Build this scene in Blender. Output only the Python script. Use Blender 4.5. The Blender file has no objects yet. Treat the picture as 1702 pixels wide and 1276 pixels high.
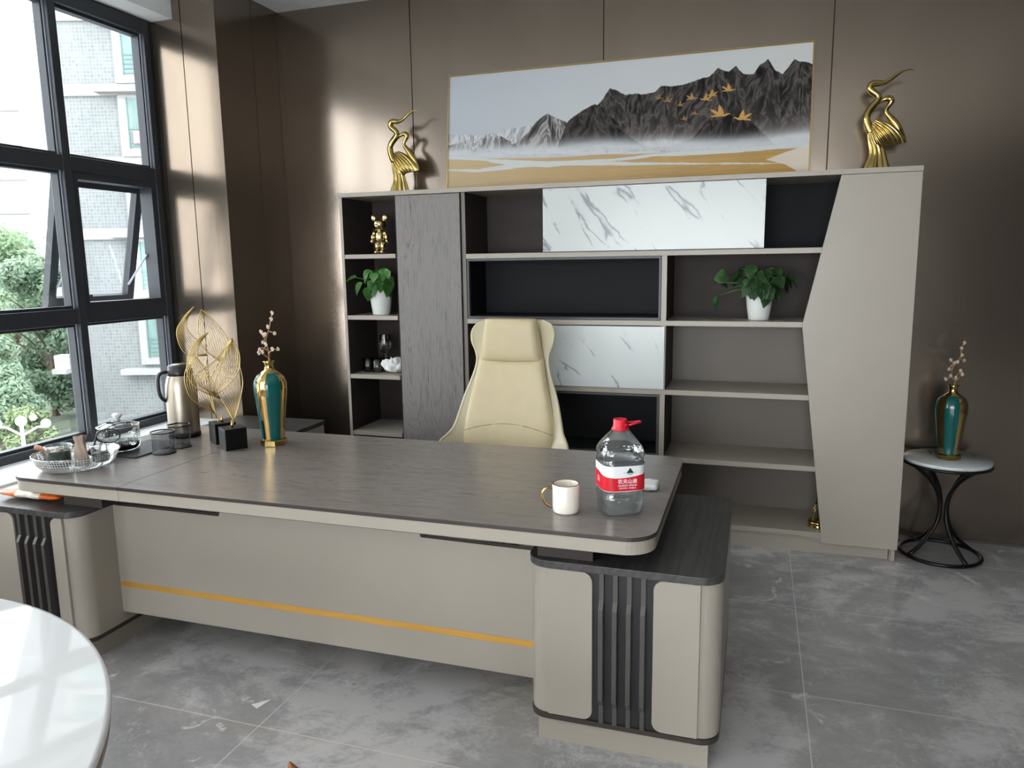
import bpy, bmesh, math, random
import numpy as np
from mathutils import Vector, Matrix, noise as mnoise
random.seed(7)
PI = math.pi
SC = bpy.context.scene
COL = SC.collection

# ------------------------------------------------------------------ camera
YAW, PITCH, ROLL, FPX = .3165, -.16, -.0142, 1243.5
CAM = Vector((-.7325, -4.1445, 1.5657))
fwd = Vector((-math.sin(YAW)*math.cos(PITCH), math.cos(YAW)*math.cos(PITCH), math.sin(PITCH)))
rgt = Vector((math.cos(YAW), math.sin(YAW), 0))
upv = rgt.cross(fwd)
r2 = rgt*math.cos(ROLL) + upv*math.sin(ROLL)
u2 = -rgt*math.sin(ROLL) + upv*math.cos(ROLL)
cd = bpy.data.cameras.new('camera')
cd.sensor_fit = 'HORIZONTAL'
cd.sensor_width = 36.0
cd.lens = 36.0*FPX/1702.0
cd.clip_start = .02
cd.clip_end = 400
cam = bpy.data.objects.new('camera', cd)
COL.objects.link(cam)
M3 = Matrix((r2, u2, -fwd)).transposed()
cam.matrix_world = Matrix.Translation(CAM) @ M3.to_4x4()
SC.camera = cam

# ------------------------------------------------------------------ world, daylight, added fill, exposure
SC.view_settings.view_transform = 'Standard'
SC.view_settings.look = 'None'
SC.view_settings.gamma = 1.0
SC.view_settings.use_curve_mapping = False
SC.view_settings.exposure = 0.0
w = bpy.data.worlds.new('sky')
SC.world = w
w.use_nodes = True
bg = w.node_tree.nodes['Background']
bg.inputs[0].default_value = (.93, .97, 1.0, 1)
bg.inputs[1].default_value = 9.5
try:
    SC.cycles.max_bounces = 10
    SC.cycles.diffuse_bounces = 5
    SC.cycles.glossy_bounces = 4
    SC.cycles.transmission_bounces = 8
    SC.cycles.transparent_max_bounces = 16
    SC.cycles.caustics_reflective = False
    SC.cycles.caustics_refractive = False
    SC.cycles.sample_clamp_indirect = 6.0
    SC.cycles.use_denoising = True
except Exception:
    pass


def area(name, loc, to, sx, sy, power, color=(1, 1, 1), portal=False):
    d = bpy.data.lights.new(name, 'AREA')
    d.shape = 'RECTANGLE'
    d.size, d.size_y = sx, sy
    d.energy = power
    d.color = color
    o = bpy.data.objects.new(name, d)
    COL.objects.link(o)
    o.location = loc
    o.rotation_euler = Vector(to).to_track_quat('-Z', 'Y').to_euler()
    if portal:
        d.cycles.is_portal = True
    return o


area('sky_portal', (-4.42, -4.2, 1.8), (1, 0, 0), 2.6, 8.2, 1, portal=True)
area('rear_fill', (-1.5, -8.42, 1.45), (0, 1, 0), 3.4, 2.4, 95, (1.0, .98, .95))  # added fill lamp behind the camera, lifts the frontal light
area('side_fill', (-4.42, -5.8, 1.8), (1, 0, 0), 2.9, 2.3, 150, (.97, .99, 1.0))  # added fill lamp outside the unseen side window, boosts its light


# ------------------------------------------------------------------ materials
def s2l(c):
    return tuple(((v/255)/12.92 if v/255 <= .04045 else (((v/255)+.055)/1.055)**2.4) for v in c)


class NT:
    def __init__(s, name):
        s.m = bpy.data.materials.new(name)
        s.m.use_nodes = True
        s.t = s.m.node_tree
        s.p = s.t.nodes['Principled BSDF']
        s.out = s.t.nodes['Material Output']

    def n(s, typ, **kw):
        k = s.t.nodes.new(typ)
        for a, v in kw.items():
            if a.startswith('i_'):
                key = a[2:]
                key = int(key) if key.isdigit() else key.replace('_', ' ')
                k.inputs[key].default_value = v
            else:
                setattr(k, a, v)
        return k

    def l(s, a, b):
        s.t.links.new(a, b)

    def coord(s, scale=(1, 1, 1), rot=(0, 0, 0), kind='Object', loc=(0, 0, 0)):
        tc = s.n('ShaderNodeTexCoord')
        mp = s.n('ShaderNodeMapping')
        mp.inputs['Scale'].default_value = scale
        mp.inputs['Rotation'].default_value = rot
        mp.inputs['Location'].default_value = loc
        s.l(tc.outputs[kind], mp.inputs[0])
        return mp.outputs[0]

    def noise(s, vec, scale=5, detail=4, rough=.5, dist=0.0):
        k = s.n('ShaderNodeTexNoise')
        k.inputs['Scale'].default_value = scale
        k.inputs['Detail'].default_value = detail
        k.inputs['Roughness'].default_value = rough
        k.inputs['Distortion'].default_value = dist
        s.l(vec, k.inputs['Vector'])
        return k.outputs['Fac']

    def ramp(s, fac, stops):
        k = s.n('ShaderNodeValToRGB')
        e = k.color_ramp.elements
        while len(e) < len(stops):
            e.new(.5)
        for i, (p, c) in enumerate(stops):
            e[i].position = p
            e[i].color = (*c, 1) if len(c) == 3 else c
        s.l(fac, k.inputs[0])
        return k.outputs[0]

    def bump(s, h, strength=.2, dist=.01):
        k = s.n('ShaderNodeBump')
        k.inputs['Strength'].default_value = strength
        k.inputs['Distance'].default_value = dist
        s.l(h, k.inputs['Height'])
        s.l(k.outputs[0], s.p.inputs['Normal'])
        return k

    def set(s, rough=None, metal=None, color=None, spec=None, **kw):
        if color is not None:
            s.p.inputs['Base Color'].default_value = (*color, 1)
        if rough is not None:
            s.p.inputs['Roughness'].default_value = rough
        if metal is not None:
            s.p.inputs['Metallic'].default_value = metal
        if spec is not None:
            s.p.inputs['Specular IOR Level'].default_value = spec
        for k, v in kw.items():
            s.p.inputs[k.replace('_', ' ')].default_value = v
        return s


def plain(name, rgb, rough=.5, metal=0.0, var=.06, vs=6.0, stretch=(1, 1, 1), spec=.5, bump=0.0):
    """a paint, lacquer, metal or plastic with a slight procedural mottling"""
    t = NT(name)
    c = s2l(rgb)
    v = t.coord(stretch)
    f = t.noise(v, vs, 3)
    lo = tuple(x*(1-var) for x in c)
    hi = tuple(min(1, x*(1+var)) for x in c)
    col = t.ramp(f, [(.3, lo), (.7, hi)])
    t.l(col, t.p.inputs['Base Color'])
    t.set(rough=rough, metal=metal, spec=spec)
    if bump:
        t.bump(f, bump, .002)
    return t.m


def wood(name, dark, light, axis='X', rough=.42, scale=1.0):
    t = NT(name)
    st = {'X': (1.2, 14, 14), 'Y': (14, 1.2, 14), 'Z': (9, 9, .8)}[axis]
    v = t.coord(tuple(x*scale for x in st))
    warp = t.noise(t.coord((1.4*scale,)*3), 2.0, 2)
    mx = t.n('ShaderNodeMixRGB', blend_type='ADD')
    mx.inputs[0].default_value = .9
    t.l(v, mx.inputs[1])
    t.l(warp, mx.inputs[2])
    f1 = t.noise(mx.outputs[0], 2.2, 6, .62, .6)
    f2 = t.noise(t.coord(tuple(x*scale*5 for x in st)), 3.0, 3, .6)
    wv = t.n('ShaderNodeTexWave', wave_type='RINGS', rings_direction={'X': 'X', 'Y': 'Y', 'Z': 'Z'}[axis])
    wv.inputs['Scale'].default_value = 1.6
    wv.inputs['Distortion'].default_value = 9.0
    wv.inputs['Detail'].default_value = 3
    wv.inputs['Detail Scale'].default_value = 1.1
    t.l(t.coord(tuple(x*scale*.5 for x in st)), wv.inputs[0])
    m1 = t.n('ShaderNodeMath', operation='MULTIPLY_ADD')
    m1.inputs[1].default_value = .22
    t.l(wv.outputs['Fac'], m1.inputs[0])
    t.l(f1, m1.inputs[2])
    m2 = t.n('ShaderNodeMath', operation='MULTIPLY_ADD')
    m2.inputs[1].default_value = .35
    t.l(f2, m2.inputs[0])
    t.l(m1.outputs[0], m2.inputs[2])
    col = t.ramp(m2.outputs[0], [(.45, s2l(dark)), (1.0, s2l(light))])
    t.l(col, t.p.inputs['Base Color'])
    t.set(rough=rough, spec=.45)
    t.bump(m2.outputs[0], .12, .002)
    return t.m


def plank(name, dark, light, axis, pitch, off, rough, contrast=.5, spec=.5):
    """fine straight grain with long cathedral arches repeating across the board"""
    t = NT(name)
    sp = t.n('ShaderNodeSeparateXYZ')
    t.l(t.coord(), sp.inputs[0])
    along, across = {'X': (0, 1), 'Z': (2, 0)}[axis]

    def math_(op, a, b_=None, c_=None):
        k = t.n('ShaderNodeMath', operation=op)
        for i, v_ in enumerate((a, b_, c_)):
            if v_ is None:
                continue
            if isinstance(v_, (int, float)):
                k.inputs[i].default_value = v_
            else:
                t.l(v_, k.inputs[i])
        return k.outputs[0]
    low = t.noise(t.coord((1, 1, 1)), 1.7, 2)
    st = {'X': (.8, 9, 9), 'Z': (9, 9, .8)}[axis]
    med = t.noise(t.coord(st), 2.4, 3, .55)
    fine = t.noise(t.coord(tuple(q*7 for q in st)), 2.2, 3, .65)
    a_ = math_('MULTIPLY_ADD', low, .10, math_('SUBTRACT', sp.outputs[across], off))
    pp = math_('PINGPONG', a_, pitch/2)
    u_ = math_('MULTIPLY', pp, 26.0)
    l_ = math_('MULTIPLY_ADD', low, 5.0, math_('MULTIPLY', sp.outputs[along], 2.3))
    lp_ = math_('PINGPONG', l_, 2.6)
    rr = math_('SQRT', math_('MULTIPLY_ADD', u_, u_, math_('MULTIPLY', lp_, lp_)))
    ph = math_('MULTIPLY_ADD', med, 2.6, math_('MULTIPLY', rr, 3.4))
    sn = math_('SINE', math_('MULTIPLY', ph, 5.6))
    ring = math_('POWER', math_('MULTIPLY_ADD', sn, .5, .5), 3.0)
    v1_ = math_('MULTIPLY_ADD', ring, -.20*contrast/.5, .58)
    v2_ = math_('MULTIPLY_ADD', fine, .62, v1_)
    v3_ = math_('MULTIPLY_ADD', med, .30, v2_)
    col = t.ramp(v3_, [(.72, s2l(dark)), (1.22, s2l(light))])
    t.l(col, t.p.inputs['Base Color'])
    t.set(rough=rough, spec=spec)
    t.bump(v3_, .08, .0015)
    return t.m


MAT = {}
MAT['wall'] = plain('bronze_wall_laminate', (141, 129, 117), .19, .9, .05, 3, (1, 1, .3), .5)
MAT['seam'] = plain('dark_joint', (24, 21, 20), .6)
MAT['ceil'] = plain('white_ceiling_paint', (240, 240, 238), .9)
MAT['rear'] = plain('rear_wall_laminate', (48, 42, 38), .5)
MAT['taupe'] = plain('taupe_lacquer', (164, 156, 144), .36, 0, .03, 2.0, (1, 1, 1), .5)
MAT['taupe_in'] = plain('taupe_board', (112, 104, 95), .5, 0, .05, 2.0)
MAT['carc'] = plain('dark_carcass_board', (62, 55, 52), .6, 0, .08, 3, (1, 1, 6), .25)
MAT['niche'] = plain('black_niche_board', (20, 21, 24), .6, 0, .08, 3, (1, 1, 12), .2)
MAT['nframe'] = plain('graphite_frame', (66, 66, 66), .4, 0, .05)
MAT['slat'] = plain('graphite_slat', (78, 75, 72), .35, 0, .05)
MAT['slatback'] = plain('black_slat_backing', (30, 30, 31), .5)
MAT['woodX'] = plank('grey_oak_long', (80, 73, 69), (132, 124, 118), 'X', .30, -2.0, .27, .26, .7)
MAT['woodY'] = wood('grey_oak_cross', (46, 45, 45), (76, 74, 73), 'Y', .4)
MAT['woodZ'] = plank('grey_oak_upright', (76, 73, 71), (126, 122, 119), 'Z', .165, -2.70, .5, .28)
MAT['darkedge'] = plain('dark_wood_edge', (58, 50, 45), .4)
MAT['gold'] = plain('polished_gold', (192, 167, 102), .10, 1.0, .04)
MAT['bear'] = plain('champagne_gold', (214, 194, 146), .14, 1.0, .04)
MAT['goldp'] = plain('pale_gold', (196, 172, 124), .25, 1.0, .04)
MAT['strip'] = plain('brushed_brass', (226, 172, 84), .42, .55, .05, 8, (1, 20, 20))
MAT['goldwire'] = plain('champagne_gold_wire', (196, 170, 112), .3, 1.0, .05)
MAT['frame'] = plain('charcoal_aluminium', (58, 62, 68), .42, .35, .05)
MAT['bead'] = plain('grey_bead', (150, 155, 165), .45, .3, .04)
MAT['sealant'] = plain('dark_sealant', (32, 31, 33), .8)
MAT['white'] = plain('white_lacquer', (236, 236, 234), .3, 0, .01)
MAT['tabletop'] = plain('white_gloss_top', (246, 246, 246), .04, 0, .01, 3, (1, 1, 1), 1.0)
MAT['rimbrown'] = plain('taupe_rim', (150, 132, 118), .35, 0, .05)
MAT['black'] = plain('black_plastic', (22, 22, 23), .4, 0, .1)
MAT['blackmetal'] = plain('black_metal', (20, 20, 21), .38, .4, .1)
MAT['blackblock'] = plain('black_lacquer_block', (10, 10, 11), .4, 0, .1, 6, (1, 1, 1), .25)
MAT['cream'] = plain('cream_leather', (199, 184, 148), .42, 0, .03, 14, (1, 1, 1), .45, .04)
MAT['creamshell'] = plain('cream_shell', (200, 191, 163), .35, 0, .02)
MAT['seamthread'] = plain('cream_stitching', (158, 146, 112), .6)
MAT['steel'] = plain('brushed_steel', (172, 162, 148), .38, 1.0, .06, 10, (1, 1, .2))
MAT['chrome'] = plain('chrome', (200, 200, 200), .12, 1.0, .02)
MAT['ceramic'] = plain('white_ceramic', (236, 230, 218), .18, 0, .015, 30, (1, 1, 1), .5, .25)
MAT['pot'] = plain('white_plastic_pot', (226, 230, 226), .38, 0, .02)
MAT['soil'] = plain('dark_soil', (40, 32, 26), .95, 0, .4, 60, bump=.5)
MAT['red'] = plain('red_plastic', (214, 28, 52), .32, 0, .04)
MAT['labelred'] = plain('label_red', (206, 22, 40), .35, 0, .03)
MAT['labelwhite'] = plain('label_white', (238, 240, 240), .35, 0, .02)
MAT['labelgreen'] = plain('label_green', (14, 78, 62), .4)
MAT['labelmint'] = plain('label_mint', (150, 196, 178), .4)
MAT['ink'] = plain('label_ink', (60, 66, 66), .5)
MAT['orange'] = plain('orange_foil', (226, 104, 34), .3, 0, .2, 20, bump=.4)
MAT['foil'] = plain('pale_foil', (222, 212, 200), .3, 0, .25, 22, bump=.5)
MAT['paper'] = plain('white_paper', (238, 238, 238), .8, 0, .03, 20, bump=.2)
MAT['kraft'] = plain('kraft_paper', (176, 156, 138), .7, 0, .25, 14)
MAT['tan'] = plain('tan_wood', (150, 96, 56), .4, 0, .25, 10, (1, 1, 8))
MAT['mat'] = plain('dark_mat', (50, 50, 54), .35)
MAT['blossom'] = plain('pale_blossom', (212, 190, 168), .5, 0, .1, 40)
MAT['twig'] = plain('brown_gilt_twig', (150, 116, 84), .4, .5, .2, 30)
MAT['road'] = plain('asphalt', (122, 124, 124), .9, 0, .1, .4)
MAT['kerb'] = plain('pale_kerb', (196, 196, 192), .9)
MAT['lawn'] = plain('lawn', (72, 84, 66), .95, 0, .3, .6)
MAT['concrete'] = plain('pale_concrete', (146, 146, 144), .85, 0, .06, 1.2)
MAT['far'] = plain('far_render', (160, 160, 158), .9, 0, .04, .3)
MAT['farwin'] = plain('far_window', (176, 186, 186), .5, 0, .2, 1.5)
MAT['aqua'] = plain('aqua_curtained_glass', (98, 122, 118), .2, 0, .18, 3, (1, 1, .3))
MAT['rail'] = plain('green_rail', (84, 112, 106), .5)
MAT['pink'] = plain('pink_cloth', (222, 130, 150), .8)
MAT['blockwhite'] = plain('white_render', (205, 200, 192), .9)
MAT['lampwhite'] = plain('white_globe', (240, 240, 240), .4)


def bark():
    return plain('bark', (92, 80, 68), .9, 0, .3, 8)


MAT['bark'] = bark()


def marble(name, seed=0.0, rough=.22):
    t = NT(name)
    v = t.coord((1, 1, 1), loc=(seed, 0, seed*.3))
    wn = t.n('ShaderNodeTexNoise')
    wn.inputs['Scale'].default_value = 2.6
    wn.inputs['Detail'].default_value = 6
    wn.inputs['Roughness'].default_value = .6
    t.l(v, wn.inputs['Vector'])
    mx = t.n('ShaderNodeMixRGB', blend_type='ADD')
    mx.inputs[0].default_value = .11
    t.l(v, mx.inputs[1])
    t.l(wn.outputs['Color'], mx.inputs[2])
    vr = t.n('ShaderNodeMapping')
    vr.inputs['Rotation'].default_value = (0, math.radians(40), 0)
    vr.inputs['Scale'].default_value = (1, 1, 1)
    t.l(mx.outputs[0], vr.inputs[0])
    sc = t.n('ShaderNodeMapping')
    sc.inputs['Scale'].default_value = (5.2, 1, .9)
    t.l(vr.outputs[0], sc.inputs[0])
    f = t.noise(sc.outputs[0], 1.0, 3.0, .5)
    sb = t.n('ShaderNodeMath', operation='SUBTRACT')
    sb.inputs[1].default_value = .5
    t.l(f, sb.inputs[0])
    ab = t.n('ShaderNodeMath', operation='ABSOLUTE')
    t.l(sb.outputs[0], ab.inputs[0])
    mk = t.n('ShaderNodeMapRange')
    mk.inputs[1].default_value = .46
    mk.inputs[2].default_value = .62
    mk.inputs[3].default_value = .0
    mk.inputs[4].default_value = .03
    t.l(t.noise(v, 6.0, 3), mk.inputs[0])
    ad = t.n('ShaderNodeMath', operation='ADD')
    t.l(ab.outputs[0], ad.inputs[0])
    t.l(mk.outputs[0], ad.inputs[1])
    col = t.ramp(ad.outputs[0], [(0.0, s2l((132, 135, 142))), (.005, s2l((156, 159, 164))), (.012, s2l((192, 196, 197))), (.024, s2l((201, 206, 205)))])
    t.l(col, t.p.inputs['Base Color'])
    t.set(rough=rough)
    return t.m


MAT['marbleA'] = marble('white_marble', .0)
MAT['marbleB'] = marble('white_marble_lower', 7.3)
MAT['marbleT'] = marble('white_marble_tabletop', 5.1, .15)


def floor_mat():
    t = NT('grey_marble_tiles')
    v = t.coord()
    n1 = t.noise(v, 1.5, 8, .66, .7)
    n2 = t.noise(t.coord((1.0, 1.7, 1), (0, 0, .5)), 4.2, 9, .72, .6)
    n3 = t.noise(v, 55, 4, .7)
    a = t.n('ShaderNodeMath', operation='MULTIPLY_ADD')
    a.inputs[1].default_value = .6
    t.l(n2, a.inputs[0])
    t.l(n1, a.inputs[2])
    b = t.n('ShaderNodeMath', operation='MULTIPLY_ADD')
    b.inputs[1].default_value = .2
    t.l(n3, b.inputs[0])
    t.l(a.outputs[0], b.inputs[2])
    base = t.ramp(b.outputs[0], [(.55, s2l((134, 132, 132))), (.88, s2l((166, 164, 164))), (1.2, s2l((198, 196, 196)))])
    # thin pale veins
    wn = t.noise(v, 2.4, 5, .6)
    mx = t.n('ShaderNodeMixRGB', blend_type='ADD')
    mx.inputs[0].default_value = .5
    t.l(t.coord((1.1, .8, 1), (0, 0, .7)), mx.inputs[1])
    t.l(wn, mx.inputs[2])
    vn = t.noise(mx.outputs[0], 1.7, 2, .5)
    sb = t.n('ShaderNodeMath', operation='SUBTRACT')
    sb.inputs[1].default_value = .5
    t.l(vn, sb.inputs[0])
    ab = t.n('ShaderNodeMath', operation='ABSOLUTE')
    t.l(sb.outputs[0], ab.inputs[0])
    mk = t.n('ShaderNodeMapRange')
    mk.inputs[1].default_value = .48
    mk.inputs[2].default_value = .6
    mk.inputs[3].default_value = .03
    mk.inputs[4].default_value = 0
    t.l(t.noise(v, 4.3, 3), mk.inputs[0])
    ad = t.n('ShaderNodeMath', operation='ADD')
    t.l(ab.outputs[0], ad.inputs[0])
    t.l(mk.outputs[0], ad.inputs[1])
    vf = t.ramp(ad.outputs[0], [(0, (1, 1, 1)), (.004, (.6, .6, .6)), (.014, (0, 0, 0))])
    # a second, finer web of veins
    wf = t.n('ShaderNodeMixRGB', blend_type='ADD')
    wf.inputs[0].default_value = .3
    t.l(t.coord((1.6, 1.2, 1), (0, 0, -.6)), wf.inputs[1])
    t.l(t.noise(v, 5.5, 6, .7), wf.inputs[2])
    s2_ = t.n('ShaderNodeMath', operation='SUBTRACT')
    s2_.inputs[1].default_value = .5
    t.l(t.noise(wf.outputs[0], 3.6, 4, .6), s2_.inputs[0])
    a2_ = t.n('ShaderNodeMath', operation='ABSOLUTE')
    t.l(s2_.outputs[0], a2_.inputs[0])
    k2_ = t.n('ShaderNodeMapRange')
    k2_.inputs[1].default_value = .46
    k2_.inputs[2].default_value = .58
    k2_.inputs[3].default_value = .02
    k2_.inputs[4].default_value = 0
    t.l(t.noise(v, 2.7, 4), k2_.inputs[0])
    d2_ = t.n('ShaderNodeMath', operation='ADD')
    t.l(a2_.outputs[0], d2_.inputs[0])
    t.l(k2_.outputs[0], d2_.inputs[1])
    v2_ = t.ramp(d2_.outputs[0], [(0, (.45, .45, .45)), (.012, (0, 0, 0))])
    vm = t.n('ShaderNodeMath', operation='MAXIMUM')
    t.l(vf, vm.inputs[0])
    t.l(v2_, vm.inputs[1])
    vf = vm.outputs[0]
    mv = t.n('ShaderNodeMixRGB')
    t.l(vf, mv.inputs[0])
    t.l(base, mv.inputs[1])
    mv.inputs[2].default_value = (*s2l((220, 218, 217)), 1)
    # tile joints
    sep = t.n('ShaderNodeSeparateXYZ')
    t.l(v, sep.inputs[0])

    def joint(sock, off, size):
        q = t.n('ShaderNodeMath', operation='SUBTRACT')
        q.inputs[1].default_value = off
        t.l(sock, q.inputs[0])
        pg = t.n('ShaderNodeMath', operation='PINGPONG')
        pg.inputs[1].default_value = size/2
        t.l(q.outputs[0], pg.inputs[0])
        c = t.n('ShaderNodeMath', operation='LESS_THAN')
        c.inputs[1].default_value = .0016
        t.l(pg.outputs[0], c.inputs[0])
        return c.outputs[0]
    jx = joint(sep.outputs[0], -2.316, 1.8)
    jy = joint(sep.outputs[1], -2.175, .737)
    mxj = t.n('ShaderNodeMath', operation='MAXIMUM')
    t.l(jx, mxj.inputs[0])
    t.l(jy, mxj.inputs[1])
    mj = t.n('ShaderNodeMixRGB')
    t.l(mxj.outputs[0], mj.inputs[0])
    t.l(mv.outputs[0], mj.inputs[1])
    mj.inputs[2].default_value = (*s2l((216, 216, 216)), 1)
    t.l(mj.outputs[0], t.p.inputs['Base Color'])
    rr = t.n('ShaderNodeMapRange')
    rr.inputs[3].default_value = .07
    rr.inputs[4].default_value = .2
    t.l(n2, rr.inputs[0])
    t.l(rr.outputs[0], t.p.inputs['Roughness'])
    t.set(spec=.6)
    return t.m


MAT['floor'] = floor_mat()


def thin_glass(name, tint=(.95, .98, .97), refl=.5, rough=.02, base=.04, ior=1.5):
    """a thin sheet of clear material: passes light straight through, reflects more at grazing angles"""
    t = NT(name)
    t.t.nodes.remove(t.p)
    tr = t.n('ShaderNodeBsdfTransparent')
    tr.inputs[0].default_value = (*tint, 1)
    gl = t.n('ShaderNodeBsdfGlossy')
    gl.inputs['Roughness'].default_value = rough
    gl.inputs[0].default_value = (1, 1, 1, 1)
    fr = t.n('ShaderNodeFresnel')
    fr.inputs[0].default_value = ior
    ma = t.n('ShaderNodeMath', operation='MULTIPLY_ADD')
    ma.inputs[1].default_value = refl
    ma.inputs[2].default_value = base
    t.l(fr.outputs[0], ma.inputs[0])
    # faint streaks of dust so that the sheet is procedural
    f = t.noise(t.coord((1, 1, .4)), 6, 4)
    mr = t.n('ShaderNodeMapRange')
    mr.inputs[3].default_value = .9
    mr.inputs[4].default_value = 1.1
    t.l(f, mr.inputs[0])
    mu = t.n('ShaderNodeMath', operation='MULTIPLY')
    t.l(ma.outputs[0], mu.inputs[0])
    t.l(mr.outputs[0], mu.inputs[1])
    mix = t.n('ShaderNodeMixShader')
    t.l(mu.outputs[0], mix.inputs[0])
    t.l(tr.outputs[0], mix.inputs[1])
    t.l(gl.outputs[0], mix.inputs[2])
    t.l(mix.outputs[0], t.out.inputs[0])
    return t, gl, mix.outputs[0]


MAT['pane'] = thin_glass('window_glass', (.955, .965, .97), .35, .01, .0)[0].m
MAT['glassware'] = thin_glass('clear_glassware', (.95, .97, .965), .7, .03, .05)[0].m
MAT['smoke'] = thin_glass('smoked_glass', (.50, .48, .47), .8, .03, .04)[0].m


def pet():
    t, gl, mo = thin_glass('clear_pet', (.96, .98, .98), 1.0, .05, .10)
    f = t.noise(t.coord((1, 1, 1.4)), 22, 3, .5, .6)
    b = t.n('ShaderNodeBump')
    b.inputs['Strength'].default_value = .55
    b.inputs['Distance'].default_value = .01
    t.l(f, b.inputs['Height'])
    t.l(b.outputs[0], gl.inputs['Normal'])
    return t.m


MAT['pet'] = pet()


def water():
    t, gl, mo = thin_glass('clear_water', (.97, .985, .99), 1.0, .04, .16, 1.33)
    f = t.noise(t.coord((1, 1, 1.8)), 26, 3, .6, 1.2)
    b = t.n('ShaderNodeBump')
    b.inputs['Strength'].default_value = .9
    b.inputs['Distance'].default_value = .012
    t.l(f, b.inputs['Height'])
    t.l(b.outputs[0], gl.inputs['Normal'])
    tl = t.n('ShaderNodeBsdfTranslucent')
    tl.inputs[0].default_value = (.9, .93, .95, 1)
    mx = t.n('ShaderNodeMixShader')
    mx.inputs[0].default_value = .32
    t.l(mo, mx.inputs[1])
    t.l(tl.outputs[0], mx.inputs[2])
    t.l(mx.outputs[0], t.out.inputs[0])
    return t.m


MAT['water'] = water()


def mesh_mat(name, rgb):
    """fine wire mesh: a woven pattern of holes"""
    t = NT(name)
    ch = t.n('ShaderNodeTexBrick')
    ch.offset = 0.0
    ch.inputs['Scale'].default_value = 1.0
    ch.inputs['Brick Width'].default_value = .0045
    ch.inputs['Row Height'].default_value = .0045
    ch.inputs['Mortar Size'].default_value = .0004
    ch.inputs['Mortar Smooth'].default_value = .0
    t.l(t.coord(kind='UV'), ch.inputs[0])
    tr = t.n('ShaderNodeBsdfTransparent')
    mix = t.n('ShaderNodeMixShader')
    t.set(color=s2l(rgb), rough=.4, metal=.4)
    t.l(ch.outputs['Fac'], mix.inputs[0])
    t.l(tr.outputs[0], mix.inputs[1])
    t.l(t.p.outputs[0], mix.inputs[2])
    t.l(mix.outputs[0], t.out.inputs[0])
    return t.m


MAT['mesh'] = mesh_mat('black_wire_mesh', (46, 48, 56))


def lattice_glass():
    """pressed clear plastic with a diamond pattern"""
    t, gl, mo = thin_glass('diamond_cut_plastic', (.80, .83, .83), .9, .08, .12)
    vo = t.n('ShaderNodeTexChecker')
    vo.inputs['Scale'].default_value = 1.0
    vo.inputs['Color1'].default_value = (1, 1, 1, 1)
    vo.inputs['Color2'].default_value = (0, 0, 0, 1)
    mp = t.coord((130, 130, 1), (0, 0, 0), 'UV')
    rt = t.n('ShaderNodeMapping')
    rt.inputs['Rotation'].default_value = (0, 0, PI/4)
    t.l(mp, rt.inputs[0])
    t.l(rt.outputs[0], vo.inputs[0])
    b = t.n('ShaderNodeBump')
    b.inputs['Strength'].default_value = 1.0
    b.inputs['Distance'].default_value = .01
    t.l(vo.outputs['Fac'], b.inputs['Height'])
    t.l(b.outputs[0], gl.inputs['Normal'])
    df = t.n('ShaderNodeBsdfDiffuse')
    df.inputs[0].default_value = (.78, .8, .8, 1)
    mx = t.n('ShaderNodeMixShader')
    ml = t.n('ShaderNodeMath', operation='MULTIPLY')
    ml.inputs[1].default_value = .55
    t.l(vo.outputs['Fac'], ml.inputs[0])
    t.l(ml.outputs[0], mx.inputs[0])
    t.l(mo, mx.inputs[1])
    t.l(df.outputs[0], mx.inputs[2])
    t.l(mx.outputs[0], t.out.inputs[0])
    return t.m


MAT['lattice'] = lattice_glass()


def leaf_mat(name, a, b, c, scale=9, through=0):
    t = NT(name)
    f = t.noise(t.coord(), scale, 4, .6)
    col = t.ramp(f, [(.3, s2l(a)), (.55, s2l(b)), (.8, s2l(c))])
    t.l(col, t.p.inputs['Base Color'])
    t.set(rough=.4)
    if through:
        tl = t.n('ShaderNodeBsdfTranslucent')
        t.l(col, tl.inputs[0])
        mx = t.n('ShaderNodeMixShader')
        mx.inputs[0].default_value = through
        t.l(t.p.outputs[0], mx.inputs[1])
        t.l(tl.outputs[0], mx.inputs[2])
        t.l(mx.outputs[0], t.out.inputs[0])
    return t.m


MAT['leaf'] = leaf_mat('glossy_green_leaf', (30, 70, 30), (72, 128, 58), (190, 216, 156))
MAT['leafdark'] = leaf_mat('deep_green_leaf', (22, 42, 24), (44, 78, 40), (120, 156, 96))
MAT['stem'] = plain('green_stem', (84, 118, 62), .5)
MAT['greens'] = leaf_mat('dark_jar_contents', (22, 34, 28), (36, 58, 46), (70, 96, 76), 30)
MAT['tea'] = plain('dark_tea', (20, 18, 16), .15)
MAT['treeA'] = leaf_mat('tree_leaves', (112, 138, 108), (146, 168, 134), (178, 192, 158), .9, .45)
MAT['treeB'] = leaf_mat('tree_leaves_dark', (104, 128, 106), (134, 156, 130), (164, 180, 150), .9, .45)
MAT['treeC'] = leaf_mat('shrub_leaves', (100, 118, 88), (136, 152, 110), (168, 174, 134), .9, .45)


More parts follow.
